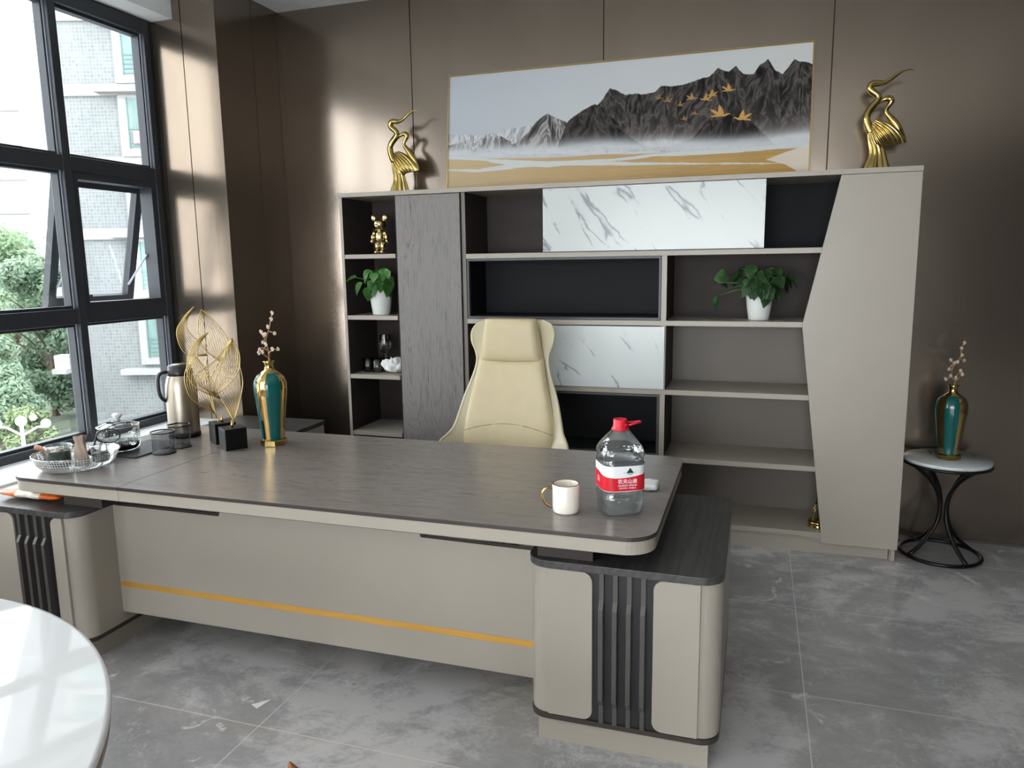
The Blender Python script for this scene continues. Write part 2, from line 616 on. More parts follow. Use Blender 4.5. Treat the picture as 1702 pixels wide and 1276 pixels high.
def facade():
    t = NT('grey_mosaic_tiles')
    br = t.n('ShaderNodeTexBrick')
    br.offset = 0
    br.inputs['Scale'].default_value = 1.0
    br.inputs['Brick Width'].default_value = .14
    br.inputs['Row Height'].default_value = .14
    br.inputs['Mortar Size'].default_value = .012
    br.inputs['Color1'].default_value = (*s2l((108, 112, 113)), 1)
    br.inputs['Color2'].default_value = (*s2l((120, 124, 124)), 1)
    br.inputs['Mortar'].default_value = (*s2l((134, 137, 137)), 1)
    sp = t.n('ShaderNodeSeparateXYZ')
    cb = t.n('ShaderNodeCombineXYZ')
    t.l(t.coord(), sp.inputs[0])
    t.l(sp.outputs[0], cb.inputs[0])
    t.l(sp.outputs[2], cb.inputs[1])
    t.l(cb.outputs[0], br.inputs[0])
    n = t.noise(t.coord((1, 1, .5)), .7, 5, .6)
    rp = t.ramp(n, [(.3, (.80, .82, .82)), (.7, (1, 1, 1))])
    mx = t.n('ShaderNodeMixRGB', blend_type='MULTIPLY')
    mx.inputs[0].default_value = 1
    t.l(br.outputs[0], mx.inputs[1])
    t.l(rp, mx.inputs[2])
    t.l(mx.outputs[0], t.p.inputs['Base Color'])
    t.set(rough=.7)
    return t.m


MAT['facade'] = facade()


def vase_mat():
    """green glaze with upright gilt stripes, by the angle round the vase"""
    t = NT('green_glaze_gilt_stripes')
    sp = t.n('ShaderNodeSeparateXYZ')
    t.l(t.coord(), sp.inputs[0])
    at = t.n('ShaderNodeMath', operation='ARCTAN2')
    t.l(sp.outputs[1], at.inputs[0])
    t.l(sp.outputs[0], at.inputs[1])
    ml = t.n('ShaderNodeMath', operation='MULTIPLY')
    ml.inputs[1].default_value = 4/(2*PI)
    t.l(at.outputs[0], ml.inputs[0])
    fr = t.n('ShaderNodeMath', operation='FRACT')
    ad = t.n('ShaderNodeMath', operation='ADD')
    ad.inputs[1].default_value = 10.12
    t.l(ml.outputs[0], ad.inputs[0])
    t.l(ad.outputs[0], fr.inputs[0])
    lt = t.n('ShaderNodeMath', operation='LESS_THAN')
    lt.inputs[1].default_value = .40
    t.l(fr.outputs[0], lt.inputs[0])
    mx = t.n('ShaderNodeMixRGB')
    t.l(lt.outputs[0], mx.inputs[0])
    mx.inputs[1].default_value = (*s2l((10, 82, 80)), 1)
    mx.inputs[2].default_value = (*s2l((226, 190, 122)), 1)
    t.l(mx.outputs[0], t.p.inputs['Base Color'])
    t.l(lt.outputs[0], t.p.inputs['Metallic'])
    t.set(rough=.1)
    return t.m


MAT['vase'] = vase_mat()


def attr_mat(name):
    t = NT(name)
    a = t.n('ShaderNodeAttribute', attribute_name='art')
    t.l(a.outputs['Color'], t.p.inputs['Base Color'])
    t.set(rough=.6, spec=.15)
    return t.m


MAT['art'] = attr_mat('printed_canvas')


# ------------------------------------------------------------------ mesh helpers
def obj(name, bm, mat, parent=None, smooth=False, kind=None, loc=None, bevel=0.0):
    me = bpy.data.meshes.new(name)
    bm.normal_update()
    bm.to_mesh(me)
    bm.free()
    mats = mat if isinstance(mat, (list, tuple)) else [mat]
    for m in mats:
        me.materials.append(MAT[m] if isinstance(m, str) else m)
    o = bpy.data.objects.new(name, me)
    COL.objects.link(o)
    if smooth:
        me.polygons.foreach_set('use_smooth', [True]*len(me.polygons))
    if parent is not None:
        o.parent = parent
    if kind:
        o['kind'] = kind
    if loc is not None:
        o.location = loc
    if bevel:
        b = o.modifiers.new('bevel', 'BEVEL')
        b.width = bevel
        b.segments = 2
        b.limit_method = 'ANGLE'
        b.angle_limit = math.radians(40)
    return o


def thing(name, label, cat, loc=(0, 0, 0), rotz=0.0, group=None):
    o = bpy.data.objects.new(name, None)
    o.empty_display_size = .05
    COL.objects.link(o)
    o.location = loc
    o.rotation_euler = (0, 0, rotz)
    o['label'] = label
    o['category'] = cat
    if group:
        o['group'] = group
    return o


def tag(o, label, cat, group=None):
    o['label'] = label
    o['category'] = cat
    if group:
        o['group'] = group
    return o


def dup(root, loc, rotz=None, label=None, group=None):
    r = root.copy()
    COL.objects.link(r)
    r.location = loc
    if rotz is not None:
        r.rotation_euler = (0, 0, rotz)
    if label:
        r['label'] = label
    if group:
        r['group'] = group
    for ch in list(root.children):
        c = ch.copy()
        COL.objects.link(c)
        c.parent = r
        for g in list(ch.children):
            d = g.copy()
            COL.objects.link(d)
            d.parent = c
    return r


def NB():
    return bmesh.new()


def box(bm, x0, x1, y0, y1, z0, z1):
    vs = [bm.verts.new(p) for p in ((x0, y0, z0), (x1, y0, z0), (x1, y1, z0), (x0, y1, z0),
                                    (x0, y0, z1), (x1, y0, z1), (x1, y1, z1), (x0, y1, z1))]
    for f in ((3, 2, 1, 0), (4, 5, 6, 7), (0, 1, 5, 4), (1, 2, 6, 5), (2, 3, 7, 6), (3, 0, 4, 7)):
        bm.faces.new([vs[i] for i in f])
    return bm


def bx(*a):
    return box(NB(), *a)


def prism(bm, pts, a0, a1, axis='Z'):
    """extrude a plane polygon along an axis; pts are (u, v): Z->(x,y)  Y->(x,z)  X->(y,z)"""
    def P(u, v, a):
        return {'Z': (u, v, a), 'Y': (u, a, v), 'X': (a, u, v)}[axis]
    A = [bm.verts.new(P(u, v, a0)) for u, v in pts]
    B = [bm.verts.new(P(u, v, a1)) for u, v in pts]
    n = len(pts)
    bm.faces.new(list(reversed(A)))
    bm.faces.new(B)
    for i in range(n):
        bm.faces.new((A[i], A[(i+1) % n], B[(i+1) % n], B[i]))
    bmesh.ops.recalc_face_normals(bm, faces=bm.faces)
    return bm


def rrect(x0, x1, y0, y1, r, n=6):
    """r = (r at x0y0, x1y0, x1y1, x0y1)"""
    if not isinstance(r, (tuple, list)):
        r = (r,)*4
    pts = []
    for (cx, cy, a0), rr in zip(((x0, y0, PI), (x1, y0, 1.5*PI), (x1, y1, 0), (x0, y1, .5*PI)), r):
        if rr <= 0:
            pts.append((cx, cy))
            continue
        ox = cx + (rr if cx == x0 else -rr)
        oy = cy + (rr if cy == y0 else -rr)
        for k in range(n+1):
            a = a0 + k/n*PI/2
            pts.append((ox+rr*math.cos(a), oy+rr*math.sin(a)))
    return pts


def lathe(bm, prof, n=32, c=(0, 0), cap=True, shape=None):
    """prof: list of (r, z); shape(angle, r, z) -> radius multiplier; carries UVs (angle, arc)"""
    uv = bm.loops.layers.uv.verify()
    rings = []
    arc = [0.0]
    for i in range(1, len(prof)):
        arc.append(arc[-1]+math.hypot(prof[i][0]-prof[i-1][0], prof[i][1]-prof[i-1][1]))
    for r, z in prof:
        ring = []
        for k in range(n):
            a = 2*PI*k/n
            m = shape(a, r, z) if shape else 1
            ring.append(bm.verts.new((c[0]+r*m*math.cos(a), c[1]+r*m*math.sin(a), z)))
        rings.append(ring)
    rm = max(p[0] for p in prof)
    for i in range(len(prof)-1):
        for k in range(n):
            f = bm.faces.new((rings[i][k], rings[i][(k+1) % n], rings[i+1][(k+1) % n], rings[i+1][k]))
            for lp, (kk, ii) in zip(f.loops, ((k, i), (k+1, i), (k+1, i+1), (k, i+1))):
                lp[uv].uv = (kk/n*2*PI*rm, arc[ii])
    if cap:
        if prof[0][0] > 1e-5:
            bm.faces.new(list(reversed(rings[0])))
        if prof[-1][0] > 1e-5:
            bm.faces.new(rings[-1])
    return bm


def tube(bm, pts, rad, n=8, closed=False, cap=True, flat=None):
    """sweep a circle (or an ellipse: flat = (a, b) multipliers) along points; rad a number or a list"""
    P = [Vector(p) for p in pts]
    m = len(P)
    R = rad if isinstance(rad, (list, tuple)) else [rad]*m
    T = []
    for i in range(m):
        a = P[(i-1) % m] if (closed or i > 0) else P[i]
        b = P[(i+1) % m] if (closed or i < m-1) else P[i]
        t = b-a
        T.append(t.normalized() if t.length > 1e-9 else Vector((0, 0, 1)))
    ref = Vector((0, 0, 1)) if abs(T[0].z) < .9 else Vector((1, 0, 0))
    N = [(ref - T[0]*ref.dot(T[0])).normalized()]
    for i in range(1, m):
        v = N[-1]-T[i]*N[-1].dot(T[i])
        N.append(v.normalized() if v.length > 1e-6 else N[-1])
    rings = []
    for i in range(m):
        Bn = T[i].cross(N[i])
        fa, fb = flat if flat else (1, 1)
        rings.append([bm.verts.new(P[i]+R[i]*(fa*math.cos(2*PI*k/n)*N[i]+fb*math.sin(2*PI*k/n)*Bn)) for k in range(n)])
    for i in range(m if closed else m-1):
        j = (i+1) % m
        for k in range(n):
            bm.faces.new((rings[i][k], rings[i][(k+1) % n], rings[j][(k+1) % n], rings[j][k]))
    if cap and not closed:
        bm.faces.new(list(reversed(rings[0])))
        bm.faces.new(rings[-1])
    return bm


def ball(bm, c, r, n=12, sc=(1, 1, 1), m=8):
    c = Vector(c)
    rings = []
    for i in range(m+1):
        th = PI*i/m
        if i in (0, m):
            rings.append([bm.verts.new(c+Vector((0, 0, r*sc[2]*math.cos(th))))])
        else:
            rings.append([bm.verts.new(c+Vector((r*sc[0]*math.sin(th)*math.cos(2*PI*k/n), r*sc[1]*math.sin(th)*math.sin(2*PI*k/n), r*sc[2]*math.cos(th)))) for k in range(n)])
    for i in range(m):
        A, B = rings[i], rings[i+1]
        for k in range(n):
            k2 = (k+1) % n
            if i == 0:
                bm.faces.new((A[0], B[k], B[k2]))
            elif i == m-1:
                bm.faces.new((A[k], B[0], A[k2]))
            else:
                bm.faces.new((A[k], B[k], B[k2], A[k2]))
    return bm


def bez(p0, p1, p2, t):
    return tuple((1-t)**2*a+2*t*(1-t)*b+t*t*c for a, b, c in zip(p0, p1, p2))


def spline(pts, n):
    """Catmull-Rom through tuples of any size; n samples per span"""
    out = []
    m = len(pts)
    for i in range(m-1):
        p0, p1, p2, p3 = pts[max(i-1, 0)], pts[i], pts[i+1], pts[min(i+2, m-1)]
        for k in range(n):
            t = k/n
            out.append(tuple(.5*(2*b+(c-a)*t+(2*a-5*b+4*c-d)*t*t+(3*b-a-3*c+d)*t**3) for a, b, c, d in zip(p0, p1, p2, p3)))
    out.append(tuple(pts[-1]))
    return out


def grid(bm, fn, nu, nv, closed_u=False):
    V = [[bm.verts.new(fn(i/nu, j/nv)) for j in range(nv+1)] for i in range(nu if closed_u else nu+1)]
    for i in range(nu):
        for j in range(nv):
            a, b = V[i], V[(i+1) % len(V)]
            bm.faces.new((a[j], b[j], b[j+1], a[j+1]))
    return V


def struct(name, bm, mat, parent=None, bevel=0.0):
    return obj(name, bm, mat, parent, kind=None if parent else 'structure', bevel=bevel)


def sroot(name, loc=(0, 0, 0)):
    o = bpy.data.objects.new(name, None)
    COL.objects.link(o)
    o.location = loc
    o['kind'] = 'structure'
    return o


# ================================================================== SETTING
XW = -4.28            # inner face of the window frames
YC = -.232            # face of the column
XCOL = -3.82          # side of the column, and the wall behind it
YB = .40              # back wall
YR = -8.3             # rear wall
XR = 3.1
ZC = 3.222

struct('floor', bx(XW-.12, XR, YR, YB, -.06, 0), 'floor')
struct('ceiling', bx(XW-.12, XR, YR, YB, ZC, ZC+.08), 'ceil')

# back wall: laminate panels on a dark backing, 6 mm joints
wb = sroot('wall_back')
obj('backing', bx(XCOL-.2, XR, YB+.012, YB+.1, 0, ZC), 'seam', wb)
seams = [XCOL, -2.860, -1.632, -.397, .83, 2.06, XR]
for a, b in zip(seams[:-1], seams[1:]):
    obj('wall_panel', bx(a+(.003 if a > XCOL else 0), b-.003, YB, YB+.012, 0, ZC), 'wall', wb)
struct('baseboard_back', bx(.02, XR, YB-.004, YB, 0, .012), 'chrome')

# left wall: column with its two faces, wall under the window, soffit over it
wl = sroot('wall_left')
obj('column_core', bx(XW-.12, XCOL-.012, YC+.012, YB+.1, 0, ZC), 'seam', wl)
obj('column_panel', bx(XW+.0, -4.066, YC, YC+.012, 0, ZC), 'wall', wl)
obj('column_panel', bx(-4.060, XCOL, YC, YC+.012, 0, ZC), 'wall', wl)
ys = [YC+.013, .118, .376, YB]
for a, b in zip(ys[:-1], ys[1:]):
    obj('column_panel', bx(XCOL-.012, XCOL, a, b-.004 if b < YB else b, 0, ZC), 'wall', wl)
obj('low_wall', bx(XW-.12, XW+.06, YR, YC, 0, .575), 'rear', wl)
obj('high_wall', bx(XW-.12, XW, YR, YC, 3.03, ZC), 'rear', wl)
struct('trim_1', bx(XW, -4.12, YR, YC-.001, 3.035, ZC-.001), 'ceil')           # soffit over the window
struct('trim_2', bx(XW, -3.975, YR, YC-.001, .575, .60), 'white', bevel=.004)  # window ledge
struct('wall_right', bx(XR, XR+.1, YR, YB, 0, ZC), 'rear')

# rear wall with a wide window behind the photographer
wr = sroot('wall_rear')
rwx0, rwx1, rwz0, rwz1 = -3.3, .3, .15, 2.7
obj('wall_piece', bx(XW-.12, rwx0, YR-.1, YR, 0, ZC), 'rear', wr)
obj('wall_piece', bx(rwx1, XR, YR-.1, YR, 0, ZC), 'rear', wr)
obj('wall_piece', bx(rwx0, rwx1, YR-.1, YR, rwz1, ZC), 'rear', wr)
obj('wall_piece', bx(rwx0, rwx1, YR-.1, YR, 0, rwz0), 'rear', wr)
w2 = sroot('window_2')
for k in range(4):
    x = rwx0+(rwx1-rwx0)*k/3
    obj('mullion', bx(max(x-.03, rwx0), min(x+.03, rwx1), YR-.08, YR-.02, rwz0, rwz1), 'frame', w2)
for z in (rwz0, rwz1-.06):
    obj('rail', bx(rwx0, rwx1, YR-.08, YR-.02, z, z+.06), 'frame', w2)
for k in range(3):
    x = rwx0+(rwx1-rwx0)*k/3
    obj('pane', bx(x+.03, x+(rwx1-rwx0)/3-.03, YR-.055, YR-.05, rwz0+.06, rwz1-.06), 'pane', w2)

# window wall
wn = sroot('window_1')
XO = XW-.10           # outer side of the frames
XG = XW-.075          # glass plane
ztop, zbot = 3.03, .60
T1 = (2.09, 2.17)
T2 = (1.268, 1.352)
mulls = [-.955-.727*k for k in range(4)]
YE = mulls[-1]        # near end of the window, where a pier begins
obj('sealant_joint', bx(XO, XW-.004, -.262, YC, zbot, ztop), 'sealant', wn)
obj('jamb', bx(XO, XW, -.30, -.258, zbot, ztop), 'frame', wn, bevel=.003)
for y in mulls:
    obj('mullion', bx(XO, XW, y, y+.05, zbot, ztop), 'frame', wn, bevel=.003)
obj('head_rail', bx(XO, XW-.001, YE, -.30, 2.95, ztop), 'frame', wn, bevel=.003)
obj('sill_rail', bx(XO, XW-.001, YE, -.30, zbot, .645), 'frame', wn, bevel=.003)
edges = [-.30]+mulls
for k, y1 in enumerate(edges[:-1]):
    y0 = mulls[k]+.05
    obj('transom', bx(XO, XW-.001, y0, y1, *T1), 'frame', wn, bevel=.003)
    obj('transom', bx(XO, XW-.001, y0, y1, *T2), 'frame', wn, bevel=.003)
    rows = [(T1[1], 2.95), (T2[1], T1[0]), (.645, T2[0])]
    for ri, (z0, z1) in enumerate(rows):
        if k == 0 and ri == 1:
            continue
        obj('pane', bx(XG-.003, XG+.003, y0, y1, z0, z1), 'pane', wn)
        b = NB()           # glazing bead round the pane
        e = .016
        box(b, XG, XW-.03, y0, y0+e, z0, z1)
        box(b, XG, XW-.03, y1-e, y1, z0, z1)
        box(b, XG, XW-.03, y0+e, y1-e, z0, z0+e)
        box(b, XG, XW-.03, y0+e, y1-e, z1-e, z1)
        obj('glazing_bead', b, 'frame', wn)
        bl = NB()
        box(bl, XW-.03, XW-.022, y1-.006, y1, z0, z1)
        obj('lit_bead_strip', bl, 'bead', wn)  # paler strip puts the light on the bead's side into its colour
YP = -4.25            # far side of the pier; a second window follows
obj('pier', bx(XW-.12, XW, YP, YE, .575, 3.03), 'rear', wl)
w3 = sroot('window_3')
m3 = [YP-.05-.727*k for k in range(5)]
for y in m3:
    obj('mullion', bx(XO, XW, y, y+.05, zbot, ztop), 'frame', w3)
for z0, z1 in ((2.95, ztop), T1, T2, (zbot, .645)):
    obj('rail', bx(XO, XW-.001, m3[-1], YP, z0, z1), 'frame', w3)
for a_, b_ in zip(m3[1:], m3[:-1]):
    obj('pane', bx(XG-.003, XG+.003, a_+.05, b_, .645, 2.95), 'pane', w3)
obj('pier', bx(XW-.12, XW, YR, m3[-1], .575, 3.03), 'rear', wl)
# the open awning light: fixed sub-frame and a sash hung from its top, pushed out
ya, yb_, za, zb_ = -.905, -.30, T2[1], T1[0]
b = NB()
e = .038
box(b, XO, XW-.008, ya, ya+e, za, zb_)
box(b, XO, XW-.008, yb_-e, yb_, za, zb_)
box(b, XO, XW-.008, ya+e, yb_-e, za, za+e*.8)
box(b, XO, XW-.008, ya+e, yb_-e, zb_-e, zb_)
obj('sash_subframe', b, 'frame', wn)
sash = obj('sash', NB(), 'frame', wn)
hx, hz = XO-.005, zb_-.02
ang = math.atan2(.165, .70)
sash.location = (hx, 0, hz)
sash.rotation_euler = (0, ang, 0)
L = .735
b = NB()
e = .05
y0, y1 = ya-.005, yb_+.005
box(b, -.045, 0, y0, y0+e, -L, 0)
box(b, -.045, 0, y1-e, y1, -L, 0)
box(b, -.045, 0, y0+e, y1-e, -L, -L+e)
box(b, -.045, 0, y0+e, y1-e, -e, 0)
b.to_mesh(sash.data)
b.free()
obj('sash_pane', bx(-.028, -.022, y0+e, y1-e, -L+e, -e), 'pane', sash)
b = NB()
box(b, 0, .02, -.72, -.63, -L+.008, -L+.03)
box(b, .02, .03, -.66, -.64, -L+.01, -L+.07)
obj('sash_handle', b, 'black', sash)
b = NB()
for yy in (ya+.045, yb_-.045):
    tube(b, [(XO+.02, yy, za+.30), (hx-.165*.86, yy, hz-.70*.86)], .007, 6)
obj('stay_arm', b, 'bead', wn)


# ================================================================== OUTSIDE
def lf(x, y, z):
    """a point given to the right of / ahead of / above the camera's foot -> world"""
    return (CAM.x+x*math.cos(YAW)-y*math.sin(YAW), CAM.y+x*math.sin(YAW)+y*math.cos(YAW), z)


GZ = -6.0
g = NB()
box(g, -75, -8, -50, 130, GZ-.3, GZ)
obj('ground_street', g, 'road', kind='structure')
lw = NB()
A = [lf(-60, 18, 0), lf(-24.5, 27, 0), lf(-19.2, 33.2, 0), lf(-19.2, 60, 0), lf(-60, 60, 0)]
prism(lw, [(p[0], p[1]) for p in A], GZ, GZ+.12)
obj('ground_lawn', lw, 'lawn', kind='structure')
kb = NB()
tube(kb, [lf(-40, 22.4, GZ+.1), lf(-24.4, 26.8, GZ+.1), lf(-19.1, 33, GZ+.1)], .16, 6)
obj('ground_kerb', kb, 'kerb', kind='structure')

tw = thing('apartment_tower', 'grey tiled apartment tower with white floor bands right outside the window', 'building', lf(0, 32, 0), YAW)
XL, XRr = -19.0, -6.0
obj('wall', bx(XL, XRr, 0, 9, GZ, 26), 'facade', tw)
FH = 2.87
for k in range(-1, 7):
    zc = 2.78+FH*k
    obj('floor_band', bx(XL-.05, XRr, -.10, 0, zc, zc+.46), 'concrete', tw)
for k in range(-2, 7):
    z0 = 2.78+.46+FH*k
    zt = 2.78+FH*(k+1)
    # recessed bay with a white surround
    f = obj('window_bay', bx(-15.85, -12.2, -.16, 0, z0, zt), 'concrete', tw)
    obj('bay_glass', bx(-15.52, -12.5, -.17, -.15, z0+.35, zt-.12), 'aqua', f)
    b = NB()
    box(b, -15.5, -12.4, -.20, -.16, z0+1.05, z0+1.12)
    for q in range(5):
        box(b, -15.5+.62*q, -15.46+.62*q, -.20, -.16, z0+.3, zt-.1)
    for q in range(4):
        box(b, -15.5, -12.4, -.20, -.18, z0+.35+.18*q, z0+.38+.18*q)
    obj('bay_rail', b, 'rail', f)
    obj('balcony_slab', bx(-16.6, -12.0, -.55, 0, z0-.40, z0-.16), 'concrete', tw)
    if k == 1:
        obj('hanging_cloth', bx(-15.3, -14.3, -.24, -.21, z0+.5, z0+1.0), 'pink', f)
    # air conditioner ledges on the tower's left edge
    if k < 1:
        lg = obj('ledge', bx(XL-.6, XL, -.4, .4, z0-.34, z0-.14), 'concrete', tw)
        obj('air_conditioner', bx(XL-.5, XL-.05, -.3, .2, z0-.14, z0+.45), 'white', lg)

ft = thing('white_high_rise', 'pale far high-rise with faint storey lines beyond the tree tops', 'building', lf(0, 68, 0), YAW)
obj('wall', bx(-60, -42.5, 0, 12, GZ, 17), 'far', ft)
for k in range(7):
    z0 = -2+2.9*k
    obj('storey_line', bx(-60, -42.4, -.25, 0, z0-.2, z0+.05), 'concrete', ft)
    for j in range(5):
        x0 = -59+3.4*j
        f = obj('window', bx(x0, x0+1.7, -.05, .02, z0+.9, z0+2.1), 'farwin', ft)


obj('added_sky_blocker', box(NB(), -38, -17.5, -18.5, -11.0, GZ, 13), 'blockwhite', kind='structure')  # unseen mass added to dim the sky mirrored in the column panels


def tree(name, label, cx, cy, h, rad, n, mat, seed, z0=GZ, leaf=.35, group='trees outside the window'):
    rnd = random.Random(seed)
    p = lf(cx, cy, z0+.1)
    r = thing(name, label, 'tree', p, 0, group)
    b = NB()
    tube(b, [(0, 0, 0), (.1, .05, h*.3), (0, .1, h*.7)], [.05*rad+.08, .04*rad+.06, .04], 8)
    for k in range(6):
        a = rnd.random()*2*PI
        z = h*(.3+.06*k)
        tube(b, [(.03, .05, z), (rad*.4*math.cos(a), rad*.4*math.sin(a), z+h*.16), (rad*.62*math.cos(a), rad*.62*math.sin(a), z+h*.22)], [.07, .045, .02], 6)
    obj('trunk', b, 'bark', r)
    cl = []
    for k in range(34):
        a = rnd.random()*2*PI
        zz = rnd.random()
        rr = rad*math.sqrt(rnd.random())*math.sqrt(max(.05, 1-(2*zz-1)**2*.85))*.85
        cl.append((rr*math.cos(a), rr*math.sin(a), h*(.14+.8*zz), rad*(.22+.16*rnd.random())))
    b = NB()
    for k in range(n):
        c = cl[rnd.randrange(len(cl))]
        d = Vector((rnd.gauss(0, 1), rnd.gauss(0, 1), rnd.gauss(0, 1))).normalized()
        rr = c[3]*(.55+.5*rnd.random())
        o = Vector(c[:3])+d*rr
        nrm = (d+Vector((rnd.uniform(-.7, .7), rnd.uniform(-.7, .7), rnd.uniform(-.2, .9)))).normalized()
        t1 = nrm.orthogonal().normalized()
        t2 = nrm.cross(t1)
        a = rnd.random()*PI
        u, v = t1*math.cos(a)+t2*math.sin(a), t2*math.cos(a)-t1*math.sin(a)
        s = leaf*(.6+.7*rnd.random())
        vs = [b.verts.new(o+u*s), b.verts.new(o+v*s*.45), b.verts.new(o-u*s), b.verts.new(o-v*s*.45)]
        b.faces.new(vs)
    obj('foliage', b, mat, r)
    return r


tree('street_tree', 'tall leafy green tree farthest back, rising above the others outside the window', -28.8, 43.5, 9.8, 3.4, 19000, 'treeA', 3, leaf=.16)
tree('street_tree', 'broad dark green tree between the mullion and the tiled tower', -23.6, 38.0, 8.0, 2.7, 18000, 'treeB', 5, leaf=.15)
tree('street_tree', 'green tree cut by the left edge of the photo outside the window', -24.9, 33.4, 9.2, 2.7, 18000, 'treeA', 8, leaf=.14)
tree('street_tree', 'small dense tree low in the window in front of the taller trees', -20.9, 30.0, 5.0, 1.75, 12000, 'treeB', 14, leaf=.12)
tree('shrub', 'rounded olive shrub at the street corner outside the window', -18.6, 28.0, 2.2, 1.15, 6000, 'treeC', 9, leaf=.10)

lp = thing('street_lamp', 'white street lamp with a cluster of globes outside the low left pane', 'lamp', lf(-14.0, 20.9, GZ))
b = NB()
tube(b, [(0, 0, 0), (0, 0, 3.2)], [.07, .05], 10)
obj('lamp_post', b, 'lampwhite', lp)
b = NB()
ex, ey = math.cos(YAW), math.sin(YAW)
for s in (-1, 1):
    tube(b, [(0, 0, 2.9), (.45*s*ex, .45*s*ey, 3.15), (.7*s*ex, .7*s*ey, 3.15)], .03, 6)
obj('lamp_arm', b, 'lampwhite', lp)
for s, z, r in ((-.7, 3.25, .13), (.7, 3.25, .13), (0, 3.32, .15), (.35, 3.42, .09)):
    b = NB()
    ball(b, (s*ex, s*ey, z), r)
    obj('globe', b, 'lampwhite', lp, True)


# ================================================================== WALL BOOKCASES
H = 2.0
D0, D1 = 0.0, .393            # front plane and back
Tk = .025
lu = thing('open_bookcase', 'narrow bookcase unit with open shelves left of a grey wood door', 'bookcase', (0, 0, 0))
xl, xr_ = -3.187, -2.388
obj('side_panel', bx(xl, xl+.018, D0+.002, D1, .0, H-Tk), 'carc', lu)
obj('edge_strip', bx(xl, xl+.018, D0, D0+.002, .0, H-Tk), 'taupe', lu)
obj('outer_face', bx(xl-.001, xl, D0, D1, .0, H-Tk), 'taupe', lu)
obj('side_panel', bx(xr_-.02, xr_-.002, D0+.02, D1, 0, H-Tk), 'carc', lu)
obj('partition', bx(-2.822, -2.806, D0+.02, D1-.01, .1, H-Tk), 'carc', lu)
obj('top_panel', bx(xl-.006, xr_+.003, D0-.012, D1, H-Tk, H), 'taupe', lu, bevel=.001)
obj('back_panel', bx(xl+.018, xr_-.02, D1-.012, D1-.001, .08, H-Tk), 'carc', lu)
for zt in (1.632, 1.257, .886, .520, .118):
    obj('shelf', bx(xl+.018, -2.822, D0+.003, D1-.012, zt-.026, zt), 'taupe', lu, bevel=.001)
obj('plinth', bx(xl+.018, xr_-.02, D0+.02, D0+.035, 0, .088), 'taupe', lu)
obj('door', bx(-2.806, -2.396, D0-.002, D0+.018, .09, H-Tk-.003), 'woodZ', lu, bevel=.0015)
obj('shadow_gap', bx(-2.394, -2.386, D0+.018, D0+.03, .08, H-Tk), 'seam', lu)

mu = thing('wall_bookcase', 'wide bookcase with marble sliding doors, black niches and an angled taupe door', 'bookcase', (0, 0, 0))
xl, xr_ = -2.384, 0.0
obj('side_panel', bx(xl, xl+.022, D0+.002, D1, 0, H-Tk), 'carc', mu)
obj('edge_strip', bx(xl, xl+.022, D0, D0+.002, 0, H-Tk), 'taupe_in', mu)
obj('side_panel', bx(xr_-.02, xr_-.001, D0+.002, D1, 0, H-Tk), 'taupe', mu)
obj('top_panel', bx(xl-.001, xr_+.003, D0-.022, D1, H-Tk, H), 'taupe', mu, bevel=.001)
obj('back_panel', bx(xl+.022, xr_-.02, D1-.012, D1-.001, .08, H-Tk), 'taupe_in', mu)
xs = -.30                       # inner partition, hidden behind the angled door
obj('partition', bx(xs, xs+.018, D0+.022, D1-.012, .1, H-Tk), 'carc', mu)
xd = -1.232                     # divider centre front
obj('divider', bx(-1.228, -1.200, D0+.004, D1-.012, .118, 1.598), 'carc', mu)
obj('edge_strip', bx(-1.228, -1.200, D0+.0015, D0+.004, .118, 1.598), 'taupe', mu)
SH = (1.623, 1.244, .862, .480, .118)
for i, zt in enumerate(SH):
    obj('shelf', bx(xl+.022, xs, D0, D1-.012, zt-.028, zt), 'taupe', mu, bevel=.001)
obj('plinth', bx(xl, xr_-.03, D0+.02, D0+.036, 0, .090), 'taupe', mu)
obj('plinth_end', bx(xr_-.026, xr_-.004, D0+.016, D1, 0, .09), 'taupe', mu)
# dark linings of the upper bays
obj('bay_lining', bx(xl+.022, -1.20, D1-.016, D1-.013, 1.623, H-Tk), 'carc', mu)
obj('bay_lining', bx(-1.20, xs, D1-.016, D1-.013, 1.623, H-Tk), 'niche', mu)
obj('bay_lining', bx(-1.20, xs, D1-.016, D1-.013, 1.244, 1.595), 'carc', mu)
# marble sliding doors
obj('sliding_door', bx(-1.889, -.708, D0-.018, D0-.001, 1.626, 1.972), 'marbleA', mu, bevel=.001)
obj('sliding_door', bx(-2.14, -1.205, D0-.018, D0-.001, .866, 1.212), 'marbleB', mu, bevel=.001)
# black framed niches
for (z0, z1) in ((1.246, 1.594), (.482, .832)):
    xa, xb_ = xl+.024, -1.230
    nf = NB()
    e, dep = .013, .30
    box(nf, xa, xb_, D0+.002, D0+dep, z1-e, z1)
    box(nf, xa, xb_, D0+.002, D0+dep, z0, z0+e)
    box(nf, xa, xa+e, D0+.002, D0+dep, z0+e, z1-e)
    box(nf, xb_-e, xb_, D0+.002, D0+dep, z0+e, z1-e)
    n = obj('niche_frame', nf, 'nframe', mu, bevel=.001)
    nl = NB()
    e2 = e+.02
    box(nl, xa+e, xb_-e, D0+dep-.02, D0+dep, z0+e, z1-e)
    box(nl, xa+e, xb_-e, D0+.012, D0+dep, z0+e, z0+e+.004)
    box(nl, xa+e, xb_-e, D0+.012, D0+dep, z1-e-.004, z1-e)
    box(nl, xa+e, xa+e+.004, D0+.012, D0+dep, z0+e, z1-e)
    box(nl, xb_-e-.004, xb_-e, D0+.012, D0+dep, z0+e, z1-e)
    obj('niche_lining', nl, 'niche', n)
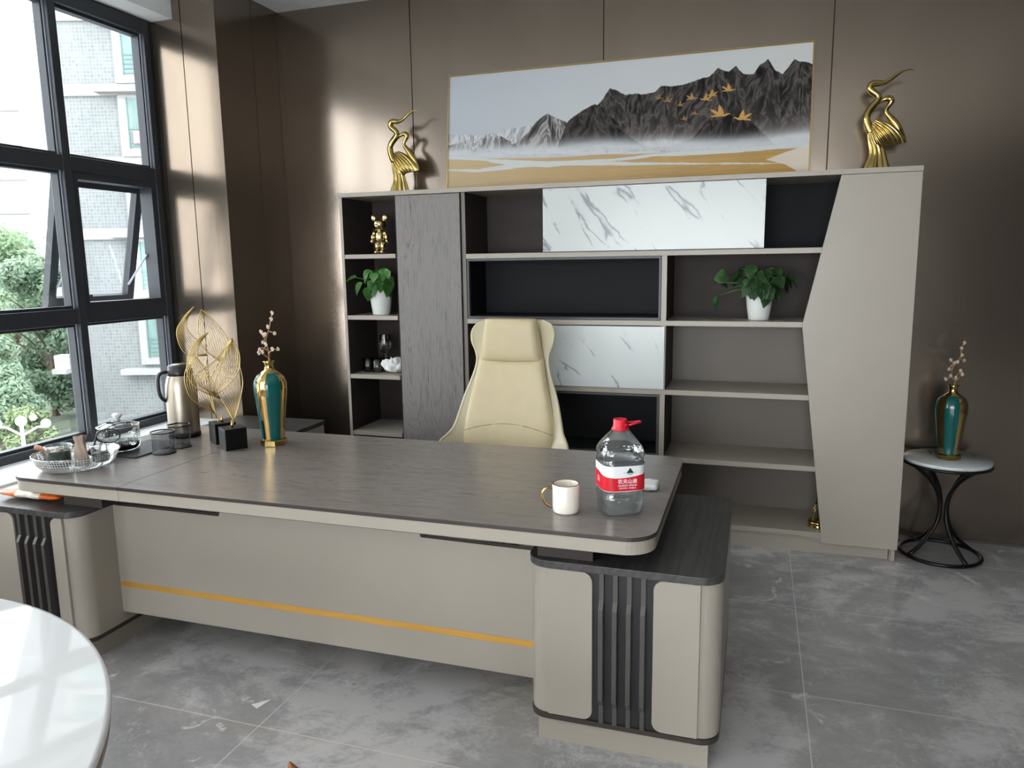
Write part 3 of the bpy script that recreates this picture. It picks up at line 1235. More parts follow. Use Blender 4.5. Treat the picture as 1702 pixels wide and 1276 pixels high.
# angled door
dp = [(-.357, .068), (.006, .068), (.002, H-Tk-.002), (-.357, H-Tk-.002), (-.506, 1.229)]
obj('door', prism(NB(), dp, D0-.022, D0-.002, 'Y'), 'taupe', mu, bevel=.0015)


# ================================================================== FRAMED LANDSCAPE
def fbm(x, y, oct=5, seed=0.0):
    rs = np.random.RandomState(int(seed*10)+11)
    tot = np.zeros_like(x)
    amp, fr, norm = 1.0, 1.0, 0.0
    for o in range(oct):
        tab = rs.rand(256, 256)
        xi, yi = np.floor(x*fr).astype(int), np.floor(y*fr).astype(int)
        fx, fy = x*fr-xi, y*fr-yi
        fx, fy = fx*fx*(3-2*fx), fy*fy*(3-2*fy)
        g = lambda a, b: tab[a % 256, b % 256]
        v = (g(xi, yi)*(1-fx)+g(xi+1, yi)*fx)*(1-fy)+(g(xi, yi+1)*(1-fx)+g(xi+1, yi+1)*fx)*fy
        tot += amp*v
        norm += amp
        amp *= .55
        fr *= 2.03
    return tot/norm


def paint(nx, ny):
    """ink mountains over a golden lake: colour of every point of the print (linear RGB)"""
    u, v = np.meshgrid((np.arange(nx)+.5)/nx, (np.arange(ny)+.5)/ny)
    V0 = .07

    def tu(px):
        return (np.asarray(px, float)-107)/1478

    def tv(px, py):
        uu = tu(px)
        yt, yb = 213-141*uu, 660-70*uu
        return V0+(1-V0)*(yb-np.asarray(py, float))/(yb-yt)

    def line(P):
        P = np.array(P, float)
        return np.interp(u[0], tu(P[:, 0]), tv(P[:, 0], P[:, 1]))[None, :]*np.ones_like(u)
    C = lambda r, g, b: np.array(s2l((r, g, b)))
    sky = C(186, 192, 200)*(1-u[..., None])+C(206, 208, 206)*u[..., None]
    img = sky*(.97+.06*fbm(u*3, v*3, 3, 1)[..., None])

    def blend(mask, col):
        nonlocal img
        m = mask[..., None]
        img = img*(1-m)+col*m

    def sstep(a, b, x):
        t = np.clip((x-a)/(b-a), 0, 1)
        return t*t*(3-2*t)
    jag = (fbm(u*60, v*0+3, 4, 2)-.5)*.05

    def mountain(top, base, dark, light, lightness, mist, seed, jamp=1.0):
        t = line(top)+jag*jamp
        x0_, x1_ = tu(top[0][0]), tu(top[-1][0])
        t = np.where((u < x0_) | (u > x1_+.02), -1.0, t)
        bs = line(base)+(fbm(u*40, v*0+1, 3, seed)-.5)*.03
        h = np.maximum(t-bs, .01)
        rel = np.clip((v-bs)/h, 0, 1)
        grad = np.gradient(line(top)+jag*jamp, axis=1)*nx/40
        warp = fbm(u*16, v*5, 3, seed+.3)
        streak = fbm(u*58+warp*2.4-v*13*np.sign(grad+.01)*.5, v*7+warp, 5, seed+.6)
        ridge = 1-np.abs(2*streak-1)
        side = np.clip(grad*.25, -.3, .35)
        br = lightness*(ridge**5)*2.6+side*lightness*ridge+mist*np.exp(-rel*6.5)*(.45+.9*streak)
        # bright waterfalls of snow
        fall = np.clip(fbm(u*55+v*6, v*3, 3, seed+.9)-.66, 0, 1)*4
        br = np.clip(br+fall*lightness*.9*(rel < .9), 0, 1)
        col = dark+(light-dark)*br[..., None]
        m = sstep(-.004, .004, t-v)*sstep(-.02, .02, v-bs)
        blend(m, col)
    # distant pale ranges
    mountain([(107, 455), (150, 450), (200, 455), (240, 452), (300, 470), (340, 440), (400, 420), (470, 412), (520, 430), (700, 470), (1590, 470)],
             [(107, 520), (1590, 520)], C(150, 152, 156), C(206, 208, 212), .6, .8, 3, .6)
    mountain([(107, 500), (180, 478), (230, 486), (260, 460), (310, 440), (350, 462), (392, 476), (470, 500), (1590, 520)],
             [(107, 530), (1590, 530)], C(84, 82, 82), C(206, 207, 208), .42, .9, 4, .5)
    mountain([(380, 500), (420, 480), (470, 440), (520, 385), (555, 362), (590, 385), (632, 396), (680, 430), (760, 500), (1590, 520)],
             [(107, 515), (1590, 515)], C(46, 43, 43), C(180, 176, 174), .4, .8, 5, .6)
    mountain([(760, 330), (790, 300), (815, 255), (850, 268), (880, 284), (920, 280), (960, 285), (1000, 268), (1025, 247), (1060, 250), (1110, 240), (1150, 228), (1180, 214), (1210, 212), (1240, 170), (1262, 184), (1283, 192), (1308, 164), (1335, 202), (1375, 204), (1395, 166), (1425, 138), (1452, 186), (1480, 205), (1500, 175), (1520, 141), (1545, 148), (1590, 168)],
             [(600, 500), (800, 490), (1060, 478), (1200, 490), (1400, 480), (1590, 450)], C(18, 15, 15), C(150, 142, 138), .13, .75, 6, .5)
    mountain([(600, 510), (612, 470), (640, 398), (670, 370), (705, 345), (755, 322), (790, 340), (830, 380), (900, 460), (960, 500), (1590, 530)],
             [(590, 512), (800, 498), (1590, 520)], C(14, 12, 12), C(150, 142, 138), .09, .8, 7, .4)
    mountain([(1060, 500), (1150, 470), (1200, 400), (1260, 380), (1330, 370), (1400, 430), (1460, 495), (1590, 520)],
             [(1060, 505), (1330, 500), (1590, 500)], C(16, 12, 13), C(140, 128, 124), .10, .7, 8, .5)
    mountain([(180, 540), (215, 520), (245, 499), (290, 512), (345, 520), (380, 530), (1590, 560)],
             [(180, 540), (380, 538), (1590, 560)], C(66, 60, 58), C(180, 176, 172), .5, .6, 9, .4)
    # mist at the foot of the mountains
    mb = line([(107, 535), (600, 520), (800, 505), (1000, 500), (1300, 505), (1590, 470)])
    mist = np.exp(-((v-mb)/.06)**2)*(.65+.5*fbm(u*10, v*20, 4, 10))
    blend(np.clip(mist, 0, .9), C(206, 210, 214))
    # golden lake in two sheets with pale sandbars
    wv = (fbm(u*8, v*60, 3, 12)-.5)*.02
    lake = line([(107, 556), (300, 552), (600, 545), (800, 534), (1010, 530), (1250, 535), (1590, 508)])
    gold = C(182, 144, 80)*(.75+.5*fbm(u*14, v*120, 4, 13))[..., None]
    gold = gold*(1-.7*(1-u[..., None]))+C(204, 188, 160)*(.7*(1-u[..., None]))
    blend(sstep(-.006, .006, lake+wv-v), gold)
    pale = C(206, 210, 208)

    def band(P, th):
        l = line(P)
        wd = np.interp(u[0], tu([p[0] for p in P]), th)[None, :]
        blend(sstep(0, .25, 1-np.abs(v-l-wv)/np.maximum(wd, 1e-4)), pale)
    band([(107, 545), (300, 560), (450, 572), (560, 578), (700, 566), (850, 556), (1000, 540), (1200, 530), (1590, 495)],
         [.012, .012, .03, .028, .018, .016, .014, .02, .02])
    band([(107, 600), (250, 604), (420, 580), (560, 575), (1590, 575)], [.008, .012, .03, .02, .0])
    tri = (np.clip((tu(1430)-u), 0, 1) == 0)
    up_ = line([(1430, 561), (1500, 530), (1590, 496)])
    lo_ = line([(1430, 561), (1500, 580), (1590, 640)])
    blend(tri*sstep(-.004, .004, up_-v)*sstep(-.004, .004, v-lo_)*.85, C(224, 216, 204))
    # golden birds
    for bxp, byp, s, fl, op in ((1338, 388, 34, 1, 1), (1255, 372, 38, -1, 1), (1284, 268, 26, -1, .9), (1220, 288, 22, 1, .85), (1198, 306, 24, 1, .8),
                                (1144, 302, 22, -1, .7), (1100, 330, 15, 1, .6), (1050, 312, 20, 1, .45), (1016, 300, 17, -1, .4), (1116, 388, 15, 1, .55), (1158, 366, 13, -1, .5)):
        X = (u*1478+107-bxp)/s*fl
        pyy = (660-70*u)-(v-V0)/(1-V0)*((660-70*u)-(213-141*u))
        Y = (byp-pyy)/s
        def poly(P):
            ins = np.zeros(X.shape, bool)
            for (x1_, y1_), (x2_, y2_) in zip(P, P[1:]+P[:1]):
                ins ^= ((y1_ > Y) != (y2_ > Y)) & (X < (x2_-x1_)*(Y-y1_)/(y2_-y1_+1e-9)+x1_)
            return ins*1.0
        body = poly([(-1.05, .16), (-.8, .22), (-.4, .12), (.2, .10), (.95, -.06), (.9, -.2), (.3, -.16), (-.4, -.14), (-.8, .08)])
        wing1 = poly([(-.35, .1), (-.28, .5), (-.05, .95), (.18, 1.2), (.2, .8), (.22, .4), (.25, .1)])
        wing2 = poly([(.05, .08), (.35, .42), (.75, .62), (1.05, .66), (.85, .4), (.6, .2), (.42, .05)])
        m = np.clip(body*1.0+wing1+wing2, 0, 1)*op
        blend(m*.9, C(206, 160, 88)*(.9+.2*fbm(u*40, v*40, 2, 14))[..., None])
    return np.clip(img, 0, 1)


PW, PH = 2.116, .722
lean = math.asin(.085/PH)
pic = thing('framed_landscape', 'wide gold framed ink mountain landscape leaning on the wall above the bookcase', 'picture', (-1.544, .296, H+.001), 0)
pic.rotation_euler = (-lean, 0, 0)
fb = NB()
e, dp = .009, .024
box(fb, -PW/2, PW/2, 0, dp, 0, e)
box(fb, -PW/2, PW/2, 0, dp, PH-e, PH)
box(fb, -PW/2, -PW/2+e, 0, dp, e, PH-e)
box(fb, PW/2-e, PW/2, 0, dp, e, PH-e)
obj('frame', fb, 'goldp', pic)
obj('backing', bx(-PW/2+e, PW/2-e, .008, dp-.002, e, PH-e), 'seam', pic)
NX, NY = 760, 260
art = paint(NX, NY)
xs_ = np.linspace(-PW/2+e, PW/2-e, NX+1)
zs_ = np.linspace(e, PH-e, NY+1)
gx, gz = np.meshgrid(xs_, zs_)
co = np.stack([gx, np.full_like(gx, .006), gz], -1).reshape(-1, 3)
ii = (np.arange(NY)[:, None]*(NX+1)+np.arange(NX)[None, :])
fc = np.stack([ii, ii+1, ii+NX+2, ii+NX+1], -1).reshape(-1, 4)
me = bpy.data.meshes.new('canvas')
me.vertices.add(len(co))
me.vertices.foreach_set('co', co.astype(np.float32).ravel())
me.loops.add(fc.size)
me.loops.foreach_set('vertex_index', fc.astype(np.int32).ravel())
me.polygons.add(len(fc))
me.polygons.foreach_set('loop_start', (np.arange(len(fc))*4).astype(np.int32))
me.update(calc_edges=True)
at = me.attributes.new('art', 'FLOAT_COLOR', 'FACE')
at.data.foreach_set('color', np.concatenate([art.reshape(-1, 3), np.ones((len(fc), 1))], 1).astype(np.float32).ravel())
me.materials.append(MAT['art'])
cv = bpy.data.objects.new('canvas', me)
COL.objects.link(cv)
cv.parent = pic


# ================================================================== CRANES
def crane(label, loc):
    r = thing('crane_statuette', label, 'statuette', loc, 0, 'gold crane statuettes on the bookcase')
    K = .000503

    def q(x, z, y=0.0):
        return ((x-325)*K, y, (1143-z)*K)
    # flaring fluted skirt, rising into the bird's breast
    sec = [(325, 1143, 128), (328, 1060, 104), (332, 980, 78), (322, 900, 66), (300, 840, 58), (278, 780, 44), (258, 720, 33), (243, 660, 27)]
    sec = spline(sec, 4)
    b = NB()

    def sk(i, j):
        n = len(sec)-1
        s = sec[int(round(j*n))]
        a = 2*PI*i
        t = j
        fl = 1+.16*math.cos(11*a+2.2*t)*(1-t)**.4
        x = s[0]+s[2]*fl*math.cos(a)
        y = s[2]*.62*fl*math.sin(a)
        z = s[1]
        return q(x, z, y*K)
    V = grid(b, sk, 66, len(sec)-1, True)
    b.faces.new([V[k][0] for k in range(66)][::-1])
    b.faces.new([V[k][-1] for k in range(66)])
    obj('body', b, 'gold', r, True)
    # large bird: neck, head and long raised bill in one sweep
    P = [(262, 730, 34), (240, 690, 32), (222, 640, 31), (212, 590, 30), (222, 535, 28), (255, 485, 28), (295, 440, 27), (312, 400, 26), (290, 365, 27), (252, 335, 27), (228, 305, 26), (236, 272, 27), (270, 256, 27),
         (320, 262, 22), (365, 256, 17), (410, 234, 14), (450, 205, 12), (500, 170, 10), (545, 152, 8), (590, 150, 6), (620, 162, 2)]
    S = spline(P, 5)
    b = NB()
    tube(b, [q(x, z) for x, z, w_ in S], [w_*K*1.22 for x, z, w_ in S], 14)
    obj('neck', b, 'gold', r, True)
    # small bird: bill laid along the big neck, head, neck and back
    P = [(196, 640, 7), (204, 590, 12), (225, 545, 14), (268, 490, 14), (320, 440, 15), (372, 414, 18), (415, 412, 27), (436, 436, 25), (420, 470, 20), (396, 510, 17), (398, 550, 18), (430, 590, 24), (470, 640, 30), (510, 700, 30), (545, 760, 22), (580, 820, 12)]
    S = spline(P, 5)
    b = NB()
    tube(b, [q(x, z, .012) for x, z, w_ in S], [w_*K*1.22 for x, z, w_ in S], 14)
    obj('small_neck', b, 'gold', r, True)
    # fanned, fluted wing
    A0, A1, A2 = (250, 640), (300, 612), (335, 612)
    E0, E1, E2, E3 = (345, 940), (415, 880), (520, 868), (600, 852)
    for sd in (1, -1):
        b = NB()

        def wing(s, t):
            st = bez((246, 720), (250, 620), (335, 615), s)
            seg = s*3
            k = min(int(seg), 2)
            en = [E0, E1, E2, E3]
            f = seg-k
            e = tuple(en[k][c]*(1-f)+en[k+1][c]*f for c in (0, 1))
            mid = ((st[0]+e[0])/2+(-25+95*s), (st[1]+e[1])/2+(25-75*s))
            p = bez(st, mid, e, t)
            th = .034*math.sin(PI*min(1, .12+s*.88))**.6*math.sin(PI*(.08+.86*t))**.7
            th *= 1-.22*abs(math.sin(PI*s*8))
            return q(p[0], p[1], sd*(th+.001))
        grid(b, wing, 64, 18)
        bmesh.ops.recalc_face_normals(b, faces=b.faces)
        obj('wing', b, 'gold', r, True)
    return r


c1 = crane('gold crane statuette at the left end of the bookcase top', (-2.897, .25, H))
dup(c1, (-.172, .25, H), None, 'gold crane statuette on the right end of the bookcase, above the angled door')


# ================================================================== DESK
ZD = .76
dk = thing('executive_desk', 'long grey wood executive desk with taupe front panel and gold strip', 'desk', (0, 0, 0))
dx0, dxs, dx1, dy0, dy1 = -3.553, -2.984, -.994, -2.037, -1.048
obj('desktop', prism(NB(), rrect(dxs+.0008, dx1, dy0, dy1, (0, .095, .095, 0), 10), ZD-.014, ZD), 'woodX', dk, bevel=.001)
obj('desktop_extension', prism(NB(), rrect(dx0, dxs-.0008, dy0, dy1, (.095, 0, 0, .06), 10), ZD-.014, ZD), 'woodX', dk, bevel=.001)
obj('desktop_apron', prism(NB(), rrect(dxs+.0008, dx1-.004, dy0+.004, dy1-.004, (0, .092, .092, 0), 10), ZD-.056, ZD-.014), 'taupe', dk)
obj('desktop_apron', prism(NB(), rrect(dx0+.004, dxs-.0008, dy0+.004, dy1-.004, (.092, 0, 0, .06), 10), ZD-.056, ZD-.014), 'taupe', dk)
obj('under_board', prism(NB(), rrect(dx0+.03, dx1-.03, dy0+.03, dy1-.03, .08, 8), ZD-.068, ZD-.056), 'seam', dk)
my = -1.852
mp = [(-3.212, .149), (-1.404, .149), (-1.404, .612), (-1.83, .616), (-1.86, .69), (-2.66, .69), (-2.69, .612), (-3.212, .612)]
pn = obj('modesty_panel', prism(NB(), mp, my, my+.03, 'Y'), 'taupe', dk)
obj('gold_strip', bx(-3.205, -1.405, my-.0015, my, .262, .285), 'strip', pn)
obj('support_block', bx(-1.374, -1.192, -1.95, -1.28, .637, ZD-.056), 'carc', dk, bevel=.002)
obj('support_block', bx(-3.345, -3.149, -1.96, -1.28, .637, ZD-.056), 'carc', dk, bevel=.002)


def dark_sides(o):
    o.data.materials.append(MAT['darkedge'])
    for p in o.data.polygons:
        if abs(p.normal.z) < .5:
            p.material_index = 1


for o in list(dk.children):
    if o.name.startswith('desktop') and 'apron' not in o.name:
        dark_sides(o)


def pedestal(x0, x1, y0, y1, doors, slats, lat):
    r = .062
    pd = obj('pedestal', prism(NB(), rrect(x0, x1, y0+.020, y1, (r, r, .03, .03), 10), .102, .612), 'taupe', dk)
    obj('pedestal_top', prism(NB(), rrect(x0-.003, x1+.003, y0, y1+.003, (r+.01, r+.01, .03, .03), 12), .612, .637), 'woodY', pd, bevel=.002)
    obj('base_band', prism(NB(), rrect(x0-.001, x1+.001, y0+.011, y1+.001, (r, r, .03, .03), 10), .086, .103), 'darkedge', pd)
    obj('plinth', bx(x0+.03, x1-.03, y0+.03, y1-.03, 0, .086), 'taupe', pd)
    s0, s1 = slats
    obj('slat_backing', bx(s0-.03, s1+.03, y0+.017, y0+.0205, .104, .611), 'slatback', pd)
    (a0, a1), (b0, b1) = doors
    obj('door_panel', prism(NB(), rrect(a0, a1, .106, .608, (0, .032, .032, 0), 8), y0+.009, y0+.0205, 'Y'), 'taupe', pd, bevel=.0015)
    obj('door_panel', prism(NB(), rrect(b0, b1, .106, .608, (.032, 0, 0, .032), 8), y0+.009, y0+.0205, 'Y'), 'taupe', pd, bevel=.0015)
    n = 4
    pitch = (s1-s0)/n
    for k in range(n):
        c = s0+pitch*(k+.45)
        w_ = .0075
        pr = [(y0+.018, .105), (y0+.007, .105), (y0+.007, .166), (y0-.008, .190), (y0-.008, .497), (y0+.007, .522), (y0+.007, .610), (y0+.018, .610)]
        obj('slat', prism(NB(), pr, c-w_, c+w_, 'X'), 'slat', pd, bevel=.001)
    return pd


pedestal(-1.404, -.797, -1.980, -1.170, ((-1.336, -1.190), (-1.000, -.860)), (-1.180, -1.006), 1)
pedestal(-3.800, -3.212, -2.048, -.244, ((-3.730, -3.532), (-3.336, -3.276)), (-3.520, -3.345), -1)


# ================================================================== DESK CHAIR
ch = thing('office_chair', 'cream leather high-back office chair behind the desk', 'chair', (-1.955, -.62, 0), 0)
PXC = .00197


def cz(v):                      # height on the zoomed photograph -> metres
    return 1.282-(v-118)*.000613


# shell outline: half width by height (left and right taken alike) and how far it wraps forward
SHL = [(1.262, .150, .0), (1.250, .192, .02), (1.225, .218, .035), (1.190, .226, .045), (1.150, .220, .045), (1.105, .203, .035), (1.060, .195, .03), (1.010, .203, .03), (.95, .222, .035), (.86, .255, .045),
       (.76, .282, .06), (.70, .300, .08), (.665, .325, .11), (.64, .345, .15), (.60, .350, .19), (.54, .345, .22), (.48, .330, .24)]
S = spline([(a, b_, c) for a, b_, c in SHL], 4)


def ylean(z):
    return .10+.16*(z-.5)


b = NB()


def shell(u, v, th=0.0):
    z, hw, wr = S[int(round(v*(len(S)-1)))]
    s = 2*u-1
    y = ylean(z)-wr*abs(s)**2.4 - .0 + .05 + th
    return (s*hw, y, z)


for th in (0, .014):
    grid(b, lambda u, v: shell(u, v, th), 26, len(S)-1)
V0_ = [shell(0, v/(len(S)-1)) for v in range(len(S))]
for side in (0, 1):
    pts = [Vector(shell(side, v/(len(S)-1), .007)) for v in range(len(S))]
    tube(b, pts, .009, 8)
tube(b, [Vector(shell(u/20, 0, .007)) for u in range(21)], .009, 8)
bmesh.ops.recalc_face_normals(b, faces=b.faces)
obj('back_shell', b, 'creamshell', ch, True)

# upholstered back: padded trapezoid
BK = [(1.075, .178), (1.0, .192), (.9, .214), (.8, .236), (.72, .250), (.66, .255), (.60, .252), (.52, .238)]
SB = spline(BK, 5)


def pad(u, v):
    z, hw = SB[int(round(v*(len(SB)-1)))]
    s = 2*u-1
    edge = (1-abs(s)**8)**.5
    ve = (1-abs(2*v-1)**14)**.5
    belly = .012*math.exp(-((z-.62)/.10)**2)
    y = ylean(z)+.006-.036*edge*ve-belly*edge+.010*(1-s*s)
    return (s*hw, y, z)


b = NB()
grid(b, pad, 40, len(SB)-1)
obj('back_cushion', b, 'cream', ch, True)
b = NB()
sm = []
for k in range(31):
    s = -0.97+1.94*k/30
    z = .735-.050*abs(s)**1.9
    u = (s+1)/2
    v = min(range(len(SB)), key=lambda i: abs(SB[i][0]-z))/(len(SB)-1)
    p = pad(u, v)
    sm.append((p[0], p[1]+.0015, z))
tube(b, sm, .0028, 6)
obj('seam', b, 'seamthread', ch, True)
# headrest pillow
b = NB()


def head(u, v):
    a = 2*PI*u
    s = 2*v-1
    hz = .088*(1+.0)
    sq = lambda t, e: math.copysign(abs(t)**e, t)
    cs, sn = sq(math.cos(a), .42), sq(math.sin(a), .42)
    hw = .160-.017*sn
    endr = (1-abs(s)**10)**.5
    z = 1.168+.113*sn*(.95+.05*endr)
    return (s*hw, ylean(1.18)-.004-.042*cs*endr-.010*(1-s*s), z)


grid(b, head, 40, 30, True)
obj('headrest', b, 'cream', ch, True)
for s in (-1, 1):
    b = NB()
    pts = []
    for k in range(16):
        t = .32+.36*k/15
        p = head(t, .5+s*.452)
        pts.append((p[0], p[1]-.001, p[2]))
    tube(b, pts, .0028, 6)
    obj('headrest_piping', b, 'seamthread', ch, True)
# seat, arms and pedestal (below the desk top)
b = NB()


def seat(u, v):
    a = 2*PI*u
    sq = lambda t, e: math.copysign(abs(t)**e, t)
    x, y = sq(math.cos(a), .5)*.25, sq(math.sin(a), .5)*.235
    prof = [(0, .39), (.85, .39), (1.0, .41), (1.0, .46), (.93, .49), (.5, .50), (0, .50)]
    r, z = prof[int(round(v*6))]
    return (x*r, -.11+y*r, z)


grid(b, seat, 40, 6, True)
bmesh.ops.remove_doubles(b, verts=b.verts, dist=1e-4)
bmesh.ops.recalc_face_normals(b, faces=b.faces)
obj('seat', b, 'cream', ch, True)
for s in (-1, 1):
    b = NB()
    tube(b, [(s*.335, -.02, .585), (s*.34, -.12, .60), (s*.335, -.22, .59), (s*.32, -.28, .555), (s*.28, -.22, .44)], [.014, .02, .02, .016, .012], 10, flat=(1, 1.4))
    obj('armrest', b, 'creamshell', ch, True)
b = NB()
lathe(b, [(.03, .10), (.03, .22), (.025, .22), (.025, .36), (.09, .37), (.09, .392)], 20, (0, -.10))
obj('gas_column', b, 'chrome', ch, True)
for k in range(5):
    a = 2*PI*k/5+.3
    b = NB()
    tube(b, [(0, -.10, .105), (.15*math.cos(a), -.10+.15*math.sin(a), .095), (.30*math.cos(a), -.10+.30*math.sin(a), .07)], [.03, .024, .016], 8)
    leg = obj('leg', b, 'chrome', ch, True)
    b = NB()
    cx, cy = .30*math.cos(a), -.10+.30*math.sin(a)
    tube(b, [(cx-.02*math.sin(a), cy+.02*math.cos(a), .03), (cx+.02*math.sin(a), cy-.02*math.cos(a), .03)], .03, 14)
    obj('caster', b, 'black', leg, True)


# ================================================================== THINGS ON THE DESK
# --- water bottle
def sq_prof(a, e=4.2):
    c, s = abs(math.cos(a)), abs(math.sin(a))
    return 1/((c**e+s**e)**(1/e))


BR = .0735
BK_ = .955            # overall girth
BANG = math.radians(-63)      # the way the printed face looks


def bott(prof, n=72, e_fn=None, th=0.0):
    b = NB()
    uv = b.loops.layers.uv.verify()
    rings = []
    for r, z, sqr in prof:
        ring = []
        for k in range(n):
            a = 2*PI*k/n
            m = 1+(sq_prof(a)-1)*sqr
            g_ = BK_ if r > .03 else 1
            ring.append(b.verts.new(((r-th)*m*g_*math.cos(a), (r-th)*m*g_*math.sin(a), z)))
        rings.append(ring)
    for i in range(len(rings)-1):
        for k in range(n):
            b.faces.new((rings[i][k], rings[i][(k+1) % n], rings[i+1][(k+1) % n], rings[i+1][k]))
    return b, rings


bo = thing('water_bottle', 'large clear water bottle with red cap and red and white label', 'bottle', (-1.138, -1.79, ZD), BANG+PI/2)
PR = [(.02, .010, .3), (.045, .004, .6), (.062, .001, .9), (.068, .008, 1), (.0700, .02, 1), (.0715, .05, 1), (.0735, .065, 1), (.0705, .072, 1), (.0730, .079, 1), (.0735, .14, 1), (.0735, .172, 1), (.0715, .180, 1), (.0715, .186, 1),
      (.0738, .196, 1), (.0735, .206, .95), (.069, .220, .8), (.058, .237, .55), (.043, .255, .25), (.030, .268, .05), (.0225, .277, 0), (.0215, .284, 0)]
b, rg = bott(PR)
b.faces.new(list(reversed(rg[0])))
obj('bottle_body', b, 'pet', bo, True)
WP = [(.02, .011, .3), (.045, .006, .6), (.061, .004, .9), (.066, .009, 1), (.0715, .065, 1), (.0715, .14, 1), (.0715, .172, 1), (.070, .178, 1)]
b, rg = bott(WP, 72, None, .0025)
b.faces.new(list(reversed(rg[0])))
b.faces.new(rg[-1])
obj('water', b, 'water', bo, True)


def lab_r(a):
    return .0742*BK_*(1+(sq_prof(a)-1))


# the label's run: arc length from the middle of the printed face
LA = [0.0]
NA = 720
for k in range(NA):
    a0, a1 = -PI/2+2*PI*k/NA, -PI/2+2*PI*(k+1)/NA
    p0 = (lab_r(a0)*math.cos(a0), lab_r(a0)*math.sin(a0))
    p1 = (lab_r(a1)*math.cos(a1), lab_r(a1)*math.sin(a1))
    LA.append(LA[-1]+math.hypot(p1[0]-p0[0], p1[1]-p0[1]))
LTOT = LA[-1]


def lab_pt(s, z, off=0.0):
    s = s % LTOT
    k = int(np.searchsorted(LA, s))
    k = max(1, min(k, NA))
    f = (s-LA[k-1])/max(LA[k]-LA[k-1], 1e-9)
    a = -PI/2+2*PI*(k-1+f)/NA
    r = lab_r(a)
    t = .001
    r2_ = lab_r(a+t)
    d = Vector((r2_*math.cos(a+t)-r*math.cos(a), r2_*math.sin(a+t)-r*math.sin(a), 0)).normalized()
    nn = Vector((d.y, -d.x, 0))
    return Vector((r*math.cos(a), r*math.sin(a), z))+nn*off


def band(name, mat, zlo, zhi, off, parent, n=120):
    b = NB()
    V = []
    for k in range(n):
        s = LTOT*k/n
        V.append((b.verts.new(lab_pt(s, zlo(s), off)), b.verts.new(lab_pt(s, zhi(s), off))))
    for k in range(n):
        a, c = V[k], V[(k+1) % n]
        b.faces.new((a[0], c[0], c[1], a[1]))
    return obj(name, b, mat, parent, True)


ZL0, ZL1 = .084, .168
lb = band('label', 'labelwhite', lambda s: ZL0, lambda s: ZL1, 0, bo)
wave = lambda s: .1345-.0062*math.cos(2*PI*(s+.022)/(LTOT/2))
band('label_red_band', 'labelred', lambda s: ZL0+.0015, wave, .0006, lb)
band('label_edge', 'ink', lambda s: ZL1-.0012, lambda s: ZL1, .0006, lb)


def wrap_text(txt, size, s0, z, mat, parent, name, off=.0013, squash=1.0, rows=None):
    cu = bpy.data.curves.new(name, 'FONT')
    cu.body = txt
    cu.size = size
    cu.align_x = 'CENTER'
    cu.align_y = 'CENTER'
    cu.offset = size*.012
    to = bpy.data.objects.new(name, cu)
    COL.objects.link(to)
    dg = bpy.context.evaluated_depsgraph_get()
    me = bpy.data.meshes.new_from_object(to.evaluated_get(dg))
    bpy.data.objects.remove(to)
    bm = bmesh.new()
    bm.from_mesh(me)
    for v in bm.verts:
        v.co = lab_pt(s0+v.co.x*squash, z+v.co.y, off)
    bpy.data.meshes.remove(me)
    return obj(name, bm, mat, parent)


SX = .004
wrap_text('农夫山泉', .0165, SX, .1165, 'labelwhite', lb, 'lettering', squash=.98)
wrap_text('NONGFU SPRING', .0078, SX, .1038, 'labelwhite', lb, 'lettering', squash=1.0)
wrap_text('饮用天然水  净含量 4L', .0058, SX, .0950, 'labelwhite', lb, 'lettering', squash=1.0)
for k, zz in enumerate((.122, .115, .108)):
    wrap_text('饮用天然水', .0055, -LTOT/4+.004, zz, 'labelwhite', lb, 'lettering')


def lab_poly(name, pts, mat, off=.0012):
    b = NB()
    # subdivide so that the shape follows the bend
    b.faces.new([b.verts.new(lab_pt(s, z, off)) for s, z in pts])
    return obj(name, b, mat, lb)


cx = SX+.008
lab_poly('emblem', [(cx-.013, .144), (cx+.013, .144), (cx+.0055, .154), (cx, .162), (cx-.0055, .154)], 'labelgreen')
lab_poly('emblem', [(cx-.012, .1425), (cx-.004, .139), (cx, .137), (cx+.005, .139), (cx+.012, .1425)], 'labelmint')
lab_poly('emblem', [(cx+.015, .146), (cx+.020, .149), (cx+.018, .143)], 'labelmint')
lab_poly('emblem', [(cx-.016, .146), (cx-.021, .148), (cx-.018, .143)], 'labelmint')
b = NB()
lathe(b, [(.0215, .270), (.0280, .270), (.0285, .275), (.0240, .279), (.0235, .284), (.0225, .286), (.0225, .303), (.0205, .3055), (.0175, .3055), (.0165, .3035), (0.0, .3035)], 36,
      shape=lambda a, r, z: 1+(.015 if (.28 < z < .304 and r > .02) else 0)*math.cos(24*a))
obj('cap', b, 'red', bo, True)
b = NB()
tube(b, [(.022*math.cos(a), .022*math.sin(a), .288) for a in np.linspace(-1.2, 1.2, 7)]+[(.05, .010, .291), (.066, .004, .294), (.067, -.006, .294), (.05, -.010, .291), (.022, -.02, .288)], .0034, 8, flat=(1, 1.3))
obj('carry_handle', b, 'red', bo, True)

